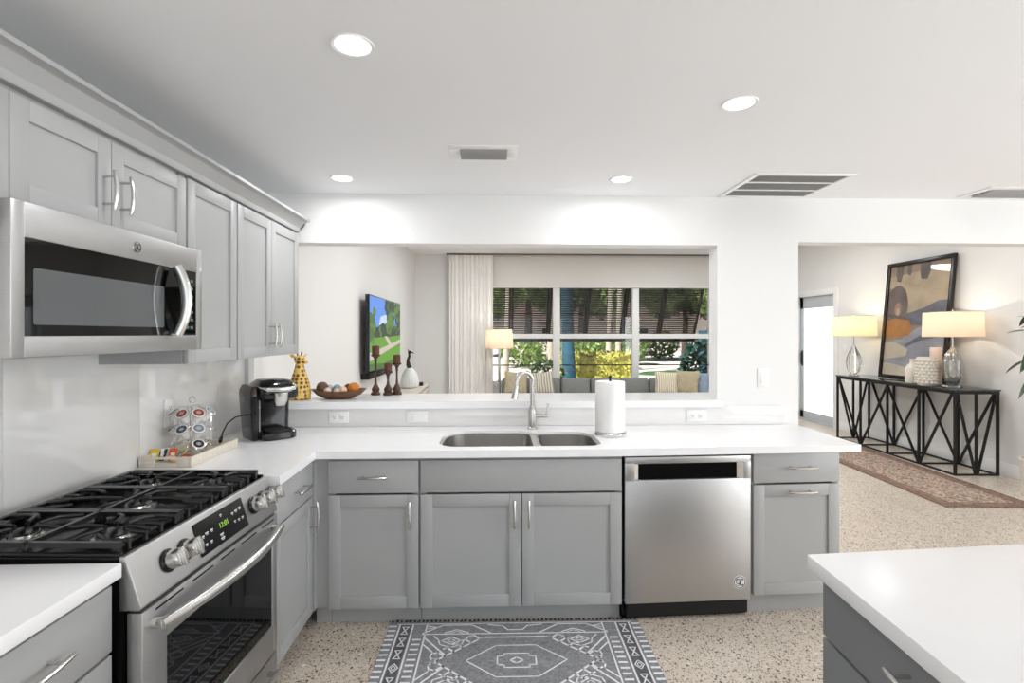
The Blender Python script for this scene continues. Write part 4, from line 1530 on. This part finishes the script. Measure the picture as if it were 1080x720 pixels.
# framed abstract picture leaning on the wall
AY0, AY1, AH = 5.52, 6.50, 1.47
lean = math.atan2(.135, AH)
ar = empty('framed_picture', (4.985, AY1, ZS + .0045), 0, 'large black-framed abstract painting leaning on the wall behind the vases', 'picture')
ar.rotation_euler = Matrix.Rotation(R(-90), 4, 'Z').to_euler()
AW = AY1 - AY0
# local: x runs towards the camera, y towards the wall, z up; leaned about x
Lm = Matrix.Rotation(-lean, 4, 'X')


def leaned(mb):
    mb.M = Lm
    return mb


m_ = leaned(MB())
f = .048
m_.box(0, AW, 0, .035, 0, f, .004).box(0, AW, 0, .035, AH - f, AH, .004).box(0, f, 0, .035, f, AH - f, .004).box(AW - f, AW, 0, .035, f, AH - f, .004)
m_.build('frame', mat('black picture frame', rgb(26, 21, 18), .25), ar)
pal = [mat('painted taupe', rgb(140, 122, 106), .6, var=.2, vscale=6), mat('painted ochre beige', rgb(172, 156, 132), .6, var=.15, vscale=5), mat('painted slate', rgb(100, 101, 110), .6, var=.25, vscale=5),
       mat('painted brown grey', rgb(98, 88, 84), .6, var=.25, vscale=6), mat('painted amber', rgb(164, 112, 62), .6, var=.2, vscale=6), mat('painted blue grey', rgb(144, 146, 154), .6, var=.2, vscale=4),
       mat('painted pale sand', rgb(188, 178, 162), .6, var=.12, vscale=5), mat('painted dusk rose', rgb(150, 116, 104), .6, var=.2, vscale=7)]
m_ = leaned(MB())
a0, a1, b0, b1 = f - .002, AW - f + .002, f - .002, AH - f + .002
aw, bh = a1 - a0, b1 - b0


def poly(idx, pts, lay):
    m_.mi = idx
    bm = m_.bm
    vs_ = [bm.verts.new((a0 + min(max(u, 0), 1) * aw, .020 - .0004 * lay, b0 + min(max(v, 0), 1) * bh)) for u, v in pts]
    bm.faces.new(vs_)
    m_._fin()


m_.box(a0, a1, .020, .030, b0, b1)
poly(1, [(0, .80), (.3, .78), (.33, .55), (.62, .52), (1, .66), (1, 1), (0, 1)], 1)
poly(0, [(0, .90), (1, .96), (1, 1), (0, 1)], 2)
for (cu, ww, hh) in ((.17, .06, .10), (.34, .04, .05), (.60, .085, .10)):
    poly(3, [(cu - ww, 1), (cu - ww, .97 - hh * .4), (cu - ww * .7, .96 - hh), (cu + ww * .5, .95 - hh), (cu + ww, .97 - hh * .5), (cu + ww, 1)], 3)
poly(2, [(0, .42), (.25, .46), (.6, .45), (1, .52), (1, .66), (.85, .66), (.62, .60), (.35, .56), (.1, .58), (0, .60)], 2)
ell = [(.16 + .20 * math.cos(t), .62 + .20 * math.sin(t)) for t in [2 * math.pi * i / 28 for i in range(28)]]
poly(3, [(max(u, 0), v) for u, v in ell], 4)
poly(7, [(.19 + .065 * math.cos(t), .60 + .062 * math.sin(t)) for t in [2 * math.pi * i / 20 for i in range(20)]], 5)
poly(1, [(.19 + .035 * math.cos(t), .58 + .035 * math.sin(t)) for t in [2 * math.pi * i / 20 for i in range(20)]], 6)
poly(4, [(0, .34), (.22, .35), (.42, .36), (.46, .43), (.40, .50), (.15, .52), (0, .50)], 5)
poly(5, [(0, .0), (1, 0), (1, .50), (.55, .43), (.30, .33), (0, .31)], 3)
poly(6, [(0, .14), (.12, .15), (.40, .18), (.42, .24), (.2, .30), (0, .30)], 6)
poly(6, [(0, 0), (.55, 0), (.50, .07), (.2, .10), (0, .11)], 6)
poly(2, [(.38, .26), (.62, .32), (1, .36), (1, .40), (.6, .36), (.36, .28)], 6)
poly(0, [(.60, .0), (1, 0), (1, .2), (.8, .16)], 6)
m_.build('canvas', pal, ar, smooth=False)
MB_ = leaned(MB()).quad((a0, .0125, b0), (a1, .0125, b0), (a1, .0125, b1), (a0, .0125, b1))
MB_.build('glazing', M_pane, ar)

# runner
M_runf = None


def persian():
    m, nt, p, tc = node_mat('faded oriental rug pile')
    v = tc.outputs['Object']
    vo = nt.nodes.new('ShaderNodeTexVoronoi')
    vo.inputs['Scale'].default_value = 14
    nt.links.new(v, vo.inputs['Vector'])
    a = ramp(nt, noise(nt, v, 22, 6), [(.38, rgb(62, 52, 50)), (.45, rgb(140, 104, 92)), (.5, rgb(206, 192, 172)), (.55, rgb(160, 116, 102)), (.62, rgb(74, 68, 72))])
    b = ramp(nt, vo.outputs['Distance'], [(.2, rgb(196, 182, 160)), (.35, rgb(140, 92, 80)), (.42, rgb(196, 184, 164))])
    nt.links.new(mixc(nt, .30, a, b), p.inputs['Base Color'])
    p.inputs['Roughness'].default_value = .95
    return m


M_pers = persian()
M_persb = mat('rust brown rug border', rgb(138, 112, 98), .95, var=.45, vscale=26)
M_persd = mat('dark brown rug edge', rgb(104, 82, 70), .95, var=.4, vscale=26)
rn = empty('runner_rug', (3.735, 4.11, 0), R(-4.0), 'faded rust and beige oriental runner on the floor beside the console table', 'rug')
RW, RL = .78, 3.0
m_ = MB().box(0, RW, 0, RL, .001, .008, .002)
zz = .0084


def frame_q(i0, i1, z):
    for (x0, x1, y0, y1) in ((i0, RW - i0, i0, i1), (i0, RW - i0, RL - i1, RL - i0), (i0, i1, i1, RL - i1), (RW - i1, RW - i0, i1, RL - i1)):
        m_.quad((x0, y0, z), (x1, y0, z), (x1, y1, z), (x0, y1, z))


m_.mi = 1
frame_q(.02, .12, zz)
m_.mi = 2
frame_q(.0, .02, zz)
frame_q(.045, .055, zz + .0003)
frame_q(.112, .12, zz + .0003)
m_.build('pile', [M_pers, M_persb, M_persd], rn, smooth=False)

# potted plant at the right edge
M_leaf = mat('dark glossy leaf', rgb(38, 66, 34), .3, var=.35, vscale=12)
pl = empty('potted_plant', (4.80, 4.30, 0), 0, 'tall dark-leaved potted plant near the console table', 'plant')
MB().lathe([(.12, 0), (.14, .01), (.17, .30), (.175, .33), (.16, .335), (.155, .30), (0, .29)], n=32).build('pot', M_cer, pl)
m_ = MB()
stems = []
for (tx, ty, tz) in ((.0, .02, 1.62), (-.07, -.03, 1.38), (.08, .05, 1.75)):
    m_.tube([(tx * .2, ty * .2, .28), (tx * .6, ty * .6, .8), (tx, ty, tz)], [.012, .010, .005], 8)
m_.build('stem', mat('brown green stem', rgb(82, 78, 50), .6), pl)


def leaf_mesh(mb, base, dirv, L, Wd, droop, roll=0.0):
    d = Vector(dirv).normalized()
    s = d.cross(Vector((0, 0, 1)))
    s = s.normalized() if s.length > 1e-4 else Vector((1, 0, 0))
    rows_ = []
    n = 9
    for i in range(n):
        t = i / (n - 1)
        c = Vector(base) + d * (L * t) + Vector((0, 0, -droop * L * t * t))
        wv = Wd * math.sin(math.pi * min(.98, t * .92 + .06)) ** .8 * (1 if i < n - 1 else .05)
        fold = Vector((0, 0, .25 * wv))
        rows_.append([mb.bm.verts.new(c - s * wv + fold), mb.bm.verts.new(c), mb.bm.verts.new(c + s * wv + fold)])
    for A_, B2 in zip(rows_, rows_[1:]):
        for j in range(2):
            mb.bm.faces.new((A_[j], A_[j + 1], B2[j + 1], B2[j]))
    mb._fin()


for (b, d, L, Wd, dr2) in (((0, 0, 1.55), (-1, .1, .42), .26, .028, .25), ((0, 0, 1.50), (-1, .0, .30), .24, .024, .35), ((-.01, 0, 1.46), (-1, .05, .10), .33, .040, .15),
                           ((-.06, -.03, 1.34), (-.9, -.1, .1), .24, .030, 1.15), ((-.06, -.03, 1.36), (-.55, -.1, -.25), .26, .05, .55), ((-.05, -.02, 1.15), (-.5, .1, -.5), .26, .04, .4),
                           ((.0, .0, 1.6), (.3, -.9, .4), .32, .045, .5), ((.05, .03, 1.7), (.4, .6, .5), .3, .04, .5), ((.02, .02, 1.62), (.2, .9, .2), .3, .04, .6), ((0, 0, 1.25), (.3, -.9, .2), .3, .045, .5), ((-.05, -.02, 1.2), (-.2, .8, .2), .28, .04, .7)):
    m_ = MB()
    leaf_mesh(m_, b, d, L, Wd, dr2)
    m_.build('leaf', M_leaf, pl, angle=80)

# ================================================================== LIVING ROOM
# television on the left wall, soundbar under it
tv = empty('television', (-1.385, 5.73, 1.0), R(90), 'wall-mounted television showing a green park with a path', 'television')
TW, THt = 1.86, .88
MB().box(0, TW, .004, .05, 0, THt, .004).build('housing', M_plastic, tv)
MB().box(.6, 1.25, .05, .1175, .25, .65, .003).build('wall_bracket', M_blackm, tv)
m_ = MB()
cols = [emis('screen sky', (lin(96), lin(150), lin(236), 1), 1.0), emis('screen cloud', (lin(206), lin(222), lin(246), 1), 1.0), emis('screen dark trees', (lin(34), lin(60), lin(40), 1), 1.0),
        emis('screen leaves', (lin(92), lin(130), lin(48), 1), 1.0), emis('screen lawn', (lin(98), lin(158), lin(44), 1), 1.0), emis('screen path', (lin(206), lin(192), lin(182), 1), 1.0), emis('screen shade lawn', (lin(62), lin(108), lin(38), 1), 1.0)]


def spoly(i, pts, lay):
    m_.mi = i
    vs_ = [m_.bm.verts.new((.012 + u * (TW - .024), .0036 - .0003 * lay, .018 + v * (THt - .03))) for u, v in pts]
    m_.bm.faces.new(vs_)
    m_._fin()


random.seed(5)
spoly(0, [(0, 0), (1, 0), (1, 1), (0, 1)], 0)
spoly(1, [(.25, .62), (.55, .60), (.62, .72), (.45, .78), (.3, .74)], 1)
spoly(2, [(0, .40), (1, .44), (1, .66), (.8, .60), (.62, .68), (.5, .60), (.38, .66), (.2, .58), (0, .70)], 2)
spoly(4, [(0, 0), (1, 0), (1, .47), (.6, .45), (0, .44)], 3)
spoly(5, [(0, .13), (0, .24), (.6, .33), (1, .40), (1, .34), (.5, .24)], 4)
spoly(5, [(.42, .46), (.5, .46), (.66, .34), (.56, .32)], 4)
spoly(6, [(0, 0), (1, 0), (1, .12), (.4, .06), (0, .10)], 4)
for (u, v, r, i) in [(random.uniform(.45, 1), random.uniform(.60, .99), random.uniform(.03, .08), random.choice((3, 3, 2, 6))) for _ in range(46)] + [(random.uniform(0, .12), random.uniform(.4, .8), .05, random.choice((3, 6))) for _ in range(12)] + [(random.uniform(.2, .9), random.uniform(.48, .62), .03, random.choice((2, 6, 3))) for _ in range(20)]:
    n = 9
    spoly(i, [(min(.999, max(.001, u + r * random.uniform(.7, 1.2) * math.cos(2 * math.pi * k / n))), min(.999, max(.001, v + 1.6 * r * random.uniform(.7, 1.2) * math.sin(2 * math.pi * k / n)))) for k in range(n)], 5 + random.random())
m_.build('screen', cols, tv, smooth=False)
sb = MB().box(-.05, .05, -.55, .55, -.035, .035, .008)
sb = sb.build('soundbar', M_blackm)
sb.location = (XL + .052, 6.35, .955)
tag(sb, 'black soundbar fixed to the wall below the television', 'soundbar')

# media console under the TV
M_wash = mat('whitewashed carved wood', rgb(206, 198, 186), .7, var=.12, vscale=16)
mc = empty('media_console', (XL + .02, 6.35, 0), 0, 'whitewashed wooden media console below the television', 'media console')
MB().box(0, .43, 0, 1.85, .08, .625, .004).build('body', M_wash, mc)
MB().box(-.005, .46, -.02, 1.87, .6255, .658, .004).build('top', M_wash, mc)
for (x, y) in ((.03, .04), (.40, .04), (.03, 1.81), (.40, 1.81)):
    MB().box(x - .025, x + .025, y - .025, y + .025, 0, .0795, .003).build('leg', M_wash, mc)
for i in range(3):
    d = MB().box(.430, .448, .03 + i * .60, .60 + i * .60, .11, .60, .003)
    for k in range(4):
        d.bar((.4485, .07 + i * .6 + k * .13, .14), (.4485, .16 + i * .6 + k * .13, .57), .012, .012).bar((.4485, .16 + i * .6 + k * .13, .14), (.4485, .07 + i * .6 + k * .13, .57), .012, .012)
    d.build('door', M_wash, mc)
# jar with bird-shaped finial
jr = empty('ceramic_jar', (-1.225, 7.45, .6585), 0, 'white ribbed gourd-shaped jar with dark bird finial on the media console', 'jar')
MB().lathe([(.075, 0), (.115, .01), (.132, .05), (.128, .12), (.105, .20), (.07, .26), (.045, .285), (.0, .29)], n=60, rfun=lambda q, z: 1 + .025 * math.cos(18 * q)).build('body', mat('white ribbed glaze', rgb(222, 224, 222), .4), jr)
m_ = MB().tube([(0, 0, .285), (-.02, 0, .33), (-.025, 0, .40), (-.005, 0, .46), (-.01, 0, .50)], [.035, .032, .022, .018, .016], 12)
m_.ball((.0, 0, .515), .026, (1.2, .8, .9), sub=2).tube([(.02, 0, .515), (.065, 0, .50)], [.012, .003], 8).tube([(-.012, 0, .53), (-.035, 0, .565)], [.008, .003], 6)
m_.build('bird_finial', mat('dark bronze bird', rgb(62, 46, 40), .35, metal=.4), jr)
bxx = MB().box(-.06, .06, -.05, .05, 0, .05, .006).build('media_box', M_blackm)
bxx.location = (-1.14, 7.75, .6585)
tag(bxx, 'small black media box on the console beside the white jar', 'media box')

# roller shade, curtain track, curtain
rs_ = empty('roller_shade', (0, 0, 0), 0, 'white roller shade half lowered above the living room window', 'shade')
MB().box(-.06, 4.14, 9.700, 9.704, 2.345, 2.895).build('fabric', mat('off white shade cloth', rgb(226, 224, 220), .85), rs_)
MB().box(-.06, 4.14, 9.690, 9.714, 2.318, 2.3445, .004).build('bottom_bar', M_trim, rs_)
MB().tube([(-.07, 9.702, 2.915), (4.15, 9.702, 2.915)], .02, 14).build('roller', M_greytrim, rs_)
trk = MB().box(-.9, 4.3, 9.575, 9.605, ZL - .028, ZL - .0005, .002).build('curtain_track', mat('dark bronze track', rgb(110, 104, 98), .5))
tag(trk, 'thin curtain track along the living room ceiling', 'curtain track')
cu = MB()
n = 150
x0, x1 = -.845, -.03
top, bot = [], []
for i in range(n + 1):
    t = i / n
    x = x0 + (x1 - x0) * t
    ph = t * 2 * math.pi * 11
    top.append((x, 9.59 + .020 * math.sin(ph), ZL - .035))
    bot.append((x + .012 * math.sin(ph * .5), 9.59 + .032 * math.sin(ph) + .008 * math.sin(ph * 2.3), .02))
zs = [0, .04, .12, .35, .7, 1]
loops = []
for s in zs:
    k = min(1, .25 + s)
    loops.append([(a[0] + (b[0] - a[0]) * k, a[1] + (b[1] - a[1]) * k, a[2] + (b[2] - a[2]) * s) for a, b in zip(top, bot)])
cu.loft(loops, cap1=False, closed=False)
cu = cu.build('curtain', M_curtain, angle=80)
tag(cu, 'white pleated floor-length curtain beside the living room window', 'curtain')

# floor lamp
fl = empty('floor_lamp', (.085, 9.20, 0), 0, 'lit floor lamp with white drum shade in front of the curtain', 'lamp')
MB().lathe([(.15, 0), (.155, .008), (.15, .022), (.03, .03)], n=36).build('base', M_nickel, fl)
MB().tube([(0, 0, .029), (0, 0, 1.30)], .022, 14).build('pole', M_steelh, fl)
lampshade(fl, 1.18, 1.52, .255, .235, M_shade, 5.5, (1, .84, .66))

# sofa: long back along the window
M_sofa = mat('slate grey sofa cloth', rgb(128, 129, 127), .9, bump=.2, bscale=400, var=.08, vscale=30)
so = empty('sofa', (.12, 8.25, 0), 0, 'long armless slate grey sofa along the living room window', 'sofa')
SL = 4.15
MB().box(0, SL, .05, .95, .09, .235, .02).build('frame', M_sofa, so)
MB().box(.0, SL, .80, .95, .2355, .60, .04, 3).build('backrest', M_sofa, so)
for x in (.10, SL - .10):
    for y in (.12, .88):
        MB().box(x - .03, x + .03, y - .03, y + .03, 0, .089).build('leg', M_blackm, so)
cw = SL / 8
for i in range(4):
    a = i * cw * 2
    MB().box(a + .004, a + cw * 2 - .004, .06, .60, .236, .37, .04, 3).build('seat_cushion', M_sofa, so)
for i in range(8):
    a = i * cw
    m_ = MB()
    m_.M = Matrix.Translation((a + cw / 2, .69, .50)) @ Matrix.Rotation(R(-10), 4, 'X')
    m_.box(-cw / 2 + .007, cw / 2 - .007, -.075, .075, -.135, .165, .05, 3)
    m_.build('back_cushion', M_sofa, so)


def pillow(x, y, z, size, rz, tilt, m, label, roll=0):
    bm_ = MB()
    n = 12
    q = Matrix.Translation((x, y, z)) @ Matrix.Rotation(R(rz), 4, 'Z') @ Matrix.Rotation(R(tilt), 4, 'X') @ Matrix.Rotation(R(roll), 4, 'Y')
    for side in (1, -1):
        g = []
        for i in range(n + 1):
            row = []
            for j in range(n + 1):
                u, v = -1 + 2 * i / n, -1 + 2 * j / n
                th = .13 * size * (max(0, (1 - u ** 4) * (1 - v ** 4))) ** .6
                pin = 1 - .10 * (abs(u * v)) ** 0 * (1 - max(abs(u), abs(v)) * 0) * ((u * u - 1) * 0 + (1 - v * v) * abs(u) ** 3 * .5 + (1 - u * u) * abs(v) ** 3 * .5)
                row.append(bm_.bm.verts.new((u * size / 2 * pin, -side * th, v * size / 2 * pin)))
            g.append(row)
        for i in range(n):
            for j in range(n):
                bm_.bm.faces.new((g[i][j], g[i + 1][j], g[i + 1][j + 1], g[i][j + 1]))
    bmesh.ops.remove_doubles(bm_.bm, verts=bm_.bm.verts[:], dist=.0005)
    bm_._fin()
    o = bm_.build('throw_pillow', m, angle=80)
    o.matrix_world = q
    tag(o, label, 'pillow', 'throw pillows on the sofa')
    return o


def stripes(name, c1, c2, sc):
    m, nt, p, tc = node_mat(name)
    w_ = nt.nodes.new('ShaderNodeTexWave')
    w_.inputs['Scale'].default_value = sc
    w_.inputs['Distortion'].default_value = 2.5
    w_.inputs['Detail'].default_value = 2
    nt.links.new(tc.outputs['Object'], w_.inputs['Vector'])
    nt.links.new(ramp(nt, w_.outputs[1], [(.35, c1), (.6, c2)]), p.inputs['Base Color'])
    p.inputs['Roughness'].default_value = .9
    return m


M_beige = mat('beige pillow cloth', rgb(172, 160, 134), .9, var=.1, vscale=30)
M_str = stripes('taupe striped pillow cloth', rgb(150, 142, 126), rgb(206, 200, 188), 7)
M_cream = stripes('cream striped pillow cloth', rgb(176, 164, 138), rgb(222, 214, 196), 9)
M_bg = mat('blue grey pillow cloth', rgb(132, 148, 166), .9, var=.15, vscale=20)
M_lb = mat('light denim pillow cloth', rgb(166, 186, 206), .9, var=.15, vscale=20)
yz = (8.70, .66)
pillow(.36, 8.62, .60, .40, 6, -16, M_beige, 'beige pillow at the lamp end of the sofa', 5)
pillow(.80, 8.62, .60, .40, -4, -17, M_str, 'grey-taupe striped pillow behind the faucet', -5)
pillow(2.91, 8.58, .60, .40, 4, -15, M_cream, 'cream striped pillow right of the paper towel', 4)
pillow(3.24, 8.56, .61, .42, -38, -14, M_beige, 'beige pillow beside the cream striped one')
pillow(3.43, 8.55, .585, .40, -38, -14, M_bg, 'blue-grey pillow between beige and light blue pillows')
pillow(3.62, 8.54, .575, .40, -38, -14, M_lb, 'light blue pillow at the column end of the sofa')

# ================================================================== OUTSIDE
M_slat = mat('dark brown shutter paint', rgb(30, 27, 25), .5)
random.seed(3)
labs = ['first dark louvred awning shutter from the curtain', 'second dark louvred awning shutter from the curtain', 'third dark louvred awning shutter from the curtain', 'fourth dark louvred awning shutter from the curtain', 'fifth dark louvred awning shutter from the curtain', 'sixth dark louvred awning shutter, next to the column']
for i in range(6):
    x0 = -.43 + .765 * i
    sh = empty('awning_shutter', (x0, YB + .22, 2.40), 0, labs[i] + ' outside the window', 'shutter', 'awning shutters outside the window')
    sh.rotation_euler = (R(27), 0, 0)
    Wd, Ln = .76, 1.245
    m_ = MB()
    m_.box(0, .045, -.02, .02, -Ln, 0).box(Wd - .045, Wd, -.02, .02, -Ln, 0).box(.045, Wd - .045, -.02, .02, -.05, 0).box(.045, Wd - .045, -.02, .02, -Ln, -Ln + .055)
    m_.box(.045, Wd - .045, -.008, .008, -Ln * .5 - .012, -Ln * .5 + .012)
    m_.build('frame', M_slat, sh)
    m_ = MB()
    ns = 23
    for k in range(ns):
        z = -.075 - (Ln - .16) * k / (ns - 1)
        m_.M = Matrix.Translation((0, 0, z)) @ Matrix.Rotation(R(-48), 4, 'X')
        m_.box(.045, Wd - .045, -.028, .028, -.0045, .0045)
    m_.build('louvres', M_slat, sh)


def ground_mat():
    m, nt, p, tc = node_mat('pale gravel drive')
    v = tc.outputs['Object']
    a = ramp(nt, noise(nt, v, 1.2, 6), [(.35, rgb(200, 192, 186)), (.55, rgb(226, 220, 214)), (.7, rgb(236, 232, 228))])
    nt.links.new(a, p.inputs['Base Color'])
    p.inputs['Roughness'].default_value = .9
    return m


gz = -.22
struct('ground', MB().box(-45, 60, 10.05, 75, gz - .2, gz), ground_mat())
M_lawn = mat('lawn green', rgb(70, 110, 60), .9, var=.4, vscale=3)
lw = MB()
lw.prism([(5.4, 20.6), (7.4, 19.6), (11.5, 20.6), (12.5, 22.5), (9.5, 23.2), (6.6, 22.0)], gz + .001, gz + .03)
lw = lw.build('lawn', M_lawn)
lw['kind'] = 'stuff'
lw['label'] = 'patch of green lawn on the pale drive'
lw['category'] = 'lawn'

F_g = [mat('leaf green dark', rgb(52, 78, 40), .55, var=.4, vscale=3), mat('leaf green mid', rgb(112, 140, 70), .55, var=.4, vscale=3), mat('leaf yellow green', rgb(180, 178, 88), .55, var=.35, vscale=4), mat('leaf blue green', rgb(40, 78, 66), .55, var=.4, vscale=3)]
M_bark = mat('pale bark', rgb(178, 168, 156), .9, var=.2, vscale=6)
M_barkd = mat('dark bark', rgb(78, 66, 58), .9, var=.3, vscale=6)
M_barkb = mat('bark with blue shade tint', rgb(36, 84, 104), .8, var=.4, vscale=4)  # blue cast of the shaded trunk painted into its bark colour


def foliage(mb, c, r, sc, n, ls, box=False):
    for _ in range(n):
        while True:
            p = Vector((random.uniform(-1, 1), random.uniform(-1, 1), random.uniform(-1, 1)))
            if box or p.length <= 1:
                break
        if box:
            k = random.choice((0, 1, 2))
            if random.random() < .7:
                p[k] = math.copysign(random.uniform(.85, 1), p[k])
        elif p.length > 1e-3 and random.random() < .7:
            p = p.normalized() * random.uniform(.75, 1)
        q = Vector((p.x * sc[0], p.y * sc[1], p.z * sc[2])) * r + Vector(c)
        a = Vector((random.gauss(0, 1), random.gauss(0, 1), random.gauss(0, 1))).normalized()
        b = a.orthogonal().normalized()
        b = Matrix.Rotation(random.uniform(0, 6.28), 3, a) @ b
        t = a.cross(b)
        L, W2 = ls * random.uniform(.7, 1.3), ls * .42
        mb.bm.faces.new([mb.bm.verts.new(q + b * L), mb.bm.verts.new(q + t * W2), mb.bm.verts.new(q - b * L * .8), mb.bm.verts.new(q - t * W2)])
    mb._fin()


def px_at(px, Y):
    """World X of an image column at depth Y (layout arithmetic done once, here)."""
    return Y * (.034 + (px - 540) / 540.0)


def shrub(px, Y, h, w, mi, label, n=900, ls=.10, name='shrub', trunk=None, group=None, base=gz, box=False):
    x = px_at(px, Y)
    root = empty(name, (x, Y, base), 0, label, name, group)
    mb = MB()
    z0 = .0
    if trunk:
        z0 = trunk
        t = MB()
        for k in range(3):
            a = k * 2.1
            t.tube([(.05 * math.cos(a), .05 * math.sin(a), 0), (.25 * w * math.cos(a) * .5, .2 * w * math.sin(a) * .5, trunk * .8), (.3 * w * math.cos(a), .3 * w * math.sin(a), trunk + .25 * (h - trunk))], [.06, .045, .02], 7)
        t.build('trunk', M_bark, root)
    if box:
        mb.box(-w * .46, w * .46, -w * .17, w * .17, .05, h * .93, .05)
    foliage(mb, (0, 0, (z0 + h) / 2), 1, (w / 2, w / 2 if not box else w * .22, (h - z0) / 2), n, ls, box)
    mb.build('foliage', F_g[mi], root, smooth=False)
    return root


shrub(577, 13.4, 1.0, 1.0, 0, 'dark flowering shrub outside behind the faucet', 420, .09)
shrub(530, 12.2, .55, .9, 0, 'small low shrub outside beside the floor lamp', 350, .08)
shrub(550, 25.0, 1.5, 2.2, 1, 'sunlit green bush beyond the drive near the lamp', 600, .15)
shrub(580, 29.0, 1.7, 2.6, 1, 'pale leafed bush beyond the drive left of the blue trunk', 600, .15)
shrub(629, 15.0, 1.13, 2.25, 2, 'clipped yellow-green hedge outside behind the sofa', 2600, .075, name='hedge', box=True)
shrub(631, 24.0, 1.7, 3.0, 1, 'small multi-stemmed tree on the drive above the yellow hedge', 1100, .16, trunk=.7)
shrub(668, 27.5, 1.9, 1.8, 1, 'green bush on the drive behind the window mullion', 600, .16)
shrub(760, 11.6, 1.75, 1.7, 3, 'leafy blue-green bush outside beside the column', 1100, .11)
shrub(700, 33.5, 1.9, 2.2, 1, 'distant green bush before the white fence', 500, .2)


def trunk_obj(px, Y, h, r, m, label, lean=0.0, name='bare_tree'):
    x = px_at(px, Y)
    o = MB().tube([(0, 0, 0), (lean * .3, 0, h * .3), (lean * .6, 0, h * .65), (lean, 0, h)], [r * 1.25, r, r * .95, r * .85], 14).build(name, m)
    o.location = (x, Y, gz)
    tag(o, label, 'tree')


trunk_obj(601, 14.0, 4.3, .17, M_barkb, 'thick shade-blue tree trunk outside the middle window', -.12)
trunk_obj(747, 13.2, 1.75, .15, M_barkb, 'shade-blue tree trunk outside beside the column', -.05)
for (px, Y, h, r, lab) in ((533, 18.5, 5.5, .10, 'slim pale trunk outside nearest the lamp'), (580, 25, 6, .16, 'pale trunk outside left of the first mullion'), (642, 22, 5.5, .12, 'pale trunk behind the yellow hedge, left one'), (652, 20.5, 5.5, .11, 'pale leaning trunk behind the yellow hedge, right one')):
    trunk_obj(px, Y, h, r, M_bark, lab, .2)


def tree(px, Y, h, w, mi, label, n=2200, ls=.3):
    x = px_at(px, Y)
    root = empty('tree', (x, Y, gz), 0, label, 'tree', 'trees beyond the drive')
    MB().tube([(0, 0, 0), (.1, 0, h * .3), (.05, .1, h * .55)], [.24, .2, .12], 10).build('trunk', M_barkd, root)
    mb = MB()
    for k in range(6):
        a = k * 1.05
        foliage(mb, (w * .27 * math.cos(a), w * .27 * math.sin(a), h * (.52 + .09 * (k % 3))), 1, (w * .28, w * .28, h * .20), n // 6, ls)
    mb.build('crown', F_g[mi], root, smooth=False)


for (px, Y, mi, lab) in ((498, 37, 0, 'dark tree beyond the drive behind the curtain'), (556, 30, 1, 'mid-green tree beyond the drive left of the blue trunk'), (612, 37, 0, 'dark tree beyond the drive in the middle bay'),
                         (668, 30, 1, 'mid-green tree beyond the drive behind the second mullion'), (724, 37, 0, 'dark tree beyond the drive in the third bay'), (780, 30, 1, 'mid-green tree beyond the drive behind the column')):
    tree(px, Y, 8.5, 5.4, mi, lab, 2400, .33)
# low house and white fence across the street
hs = empty('house', (px_at(640, 46), 46, gz), 0, 'low pale house with brown roof beyond the trees', 'house')
MB().box(-16, 16, 0, 8, 0, 3.0).build('wall', mat('pale stucco', rgb(214, 206, 200), .9), hs)
MB().prism([(-.8, 3.0), (8.8, 3.0), (4, 5.2)], -17, 17, 'x').build('roof', mat('brown shingle', rgb(108, 92, 88), .9, var=.2, vscale=8), hs)
for x in (-11, -5, 3, 10):
    f_ = MB().box(x - .9, x + .9, -.06, .02, .9, 2.3).build('window', M_trim, hs)
    MB().box(x - .8, x + .8, -.08, -.061, 1.0, 2.2).build('pane', M_blackglass, f_)
fn = empty('picket_fence', (px_at(712, 38), 38, gz), 0, 'white picket fence across the drive in the third window bay', 'fence')
m_ = MB()
for i in range(44):
    m_.box(-4.4 + i * .2, -4.28 + i * .2, -.02, .02, 0, 1.35)
m_.build('pickets', M_trim, fn)
MB().box(-4.5, 4.5, .02, .06, .3, .4).box(-4.5, 4.5, .02, .06, 1.0, 1.1).build('rails', M_trim, fn)
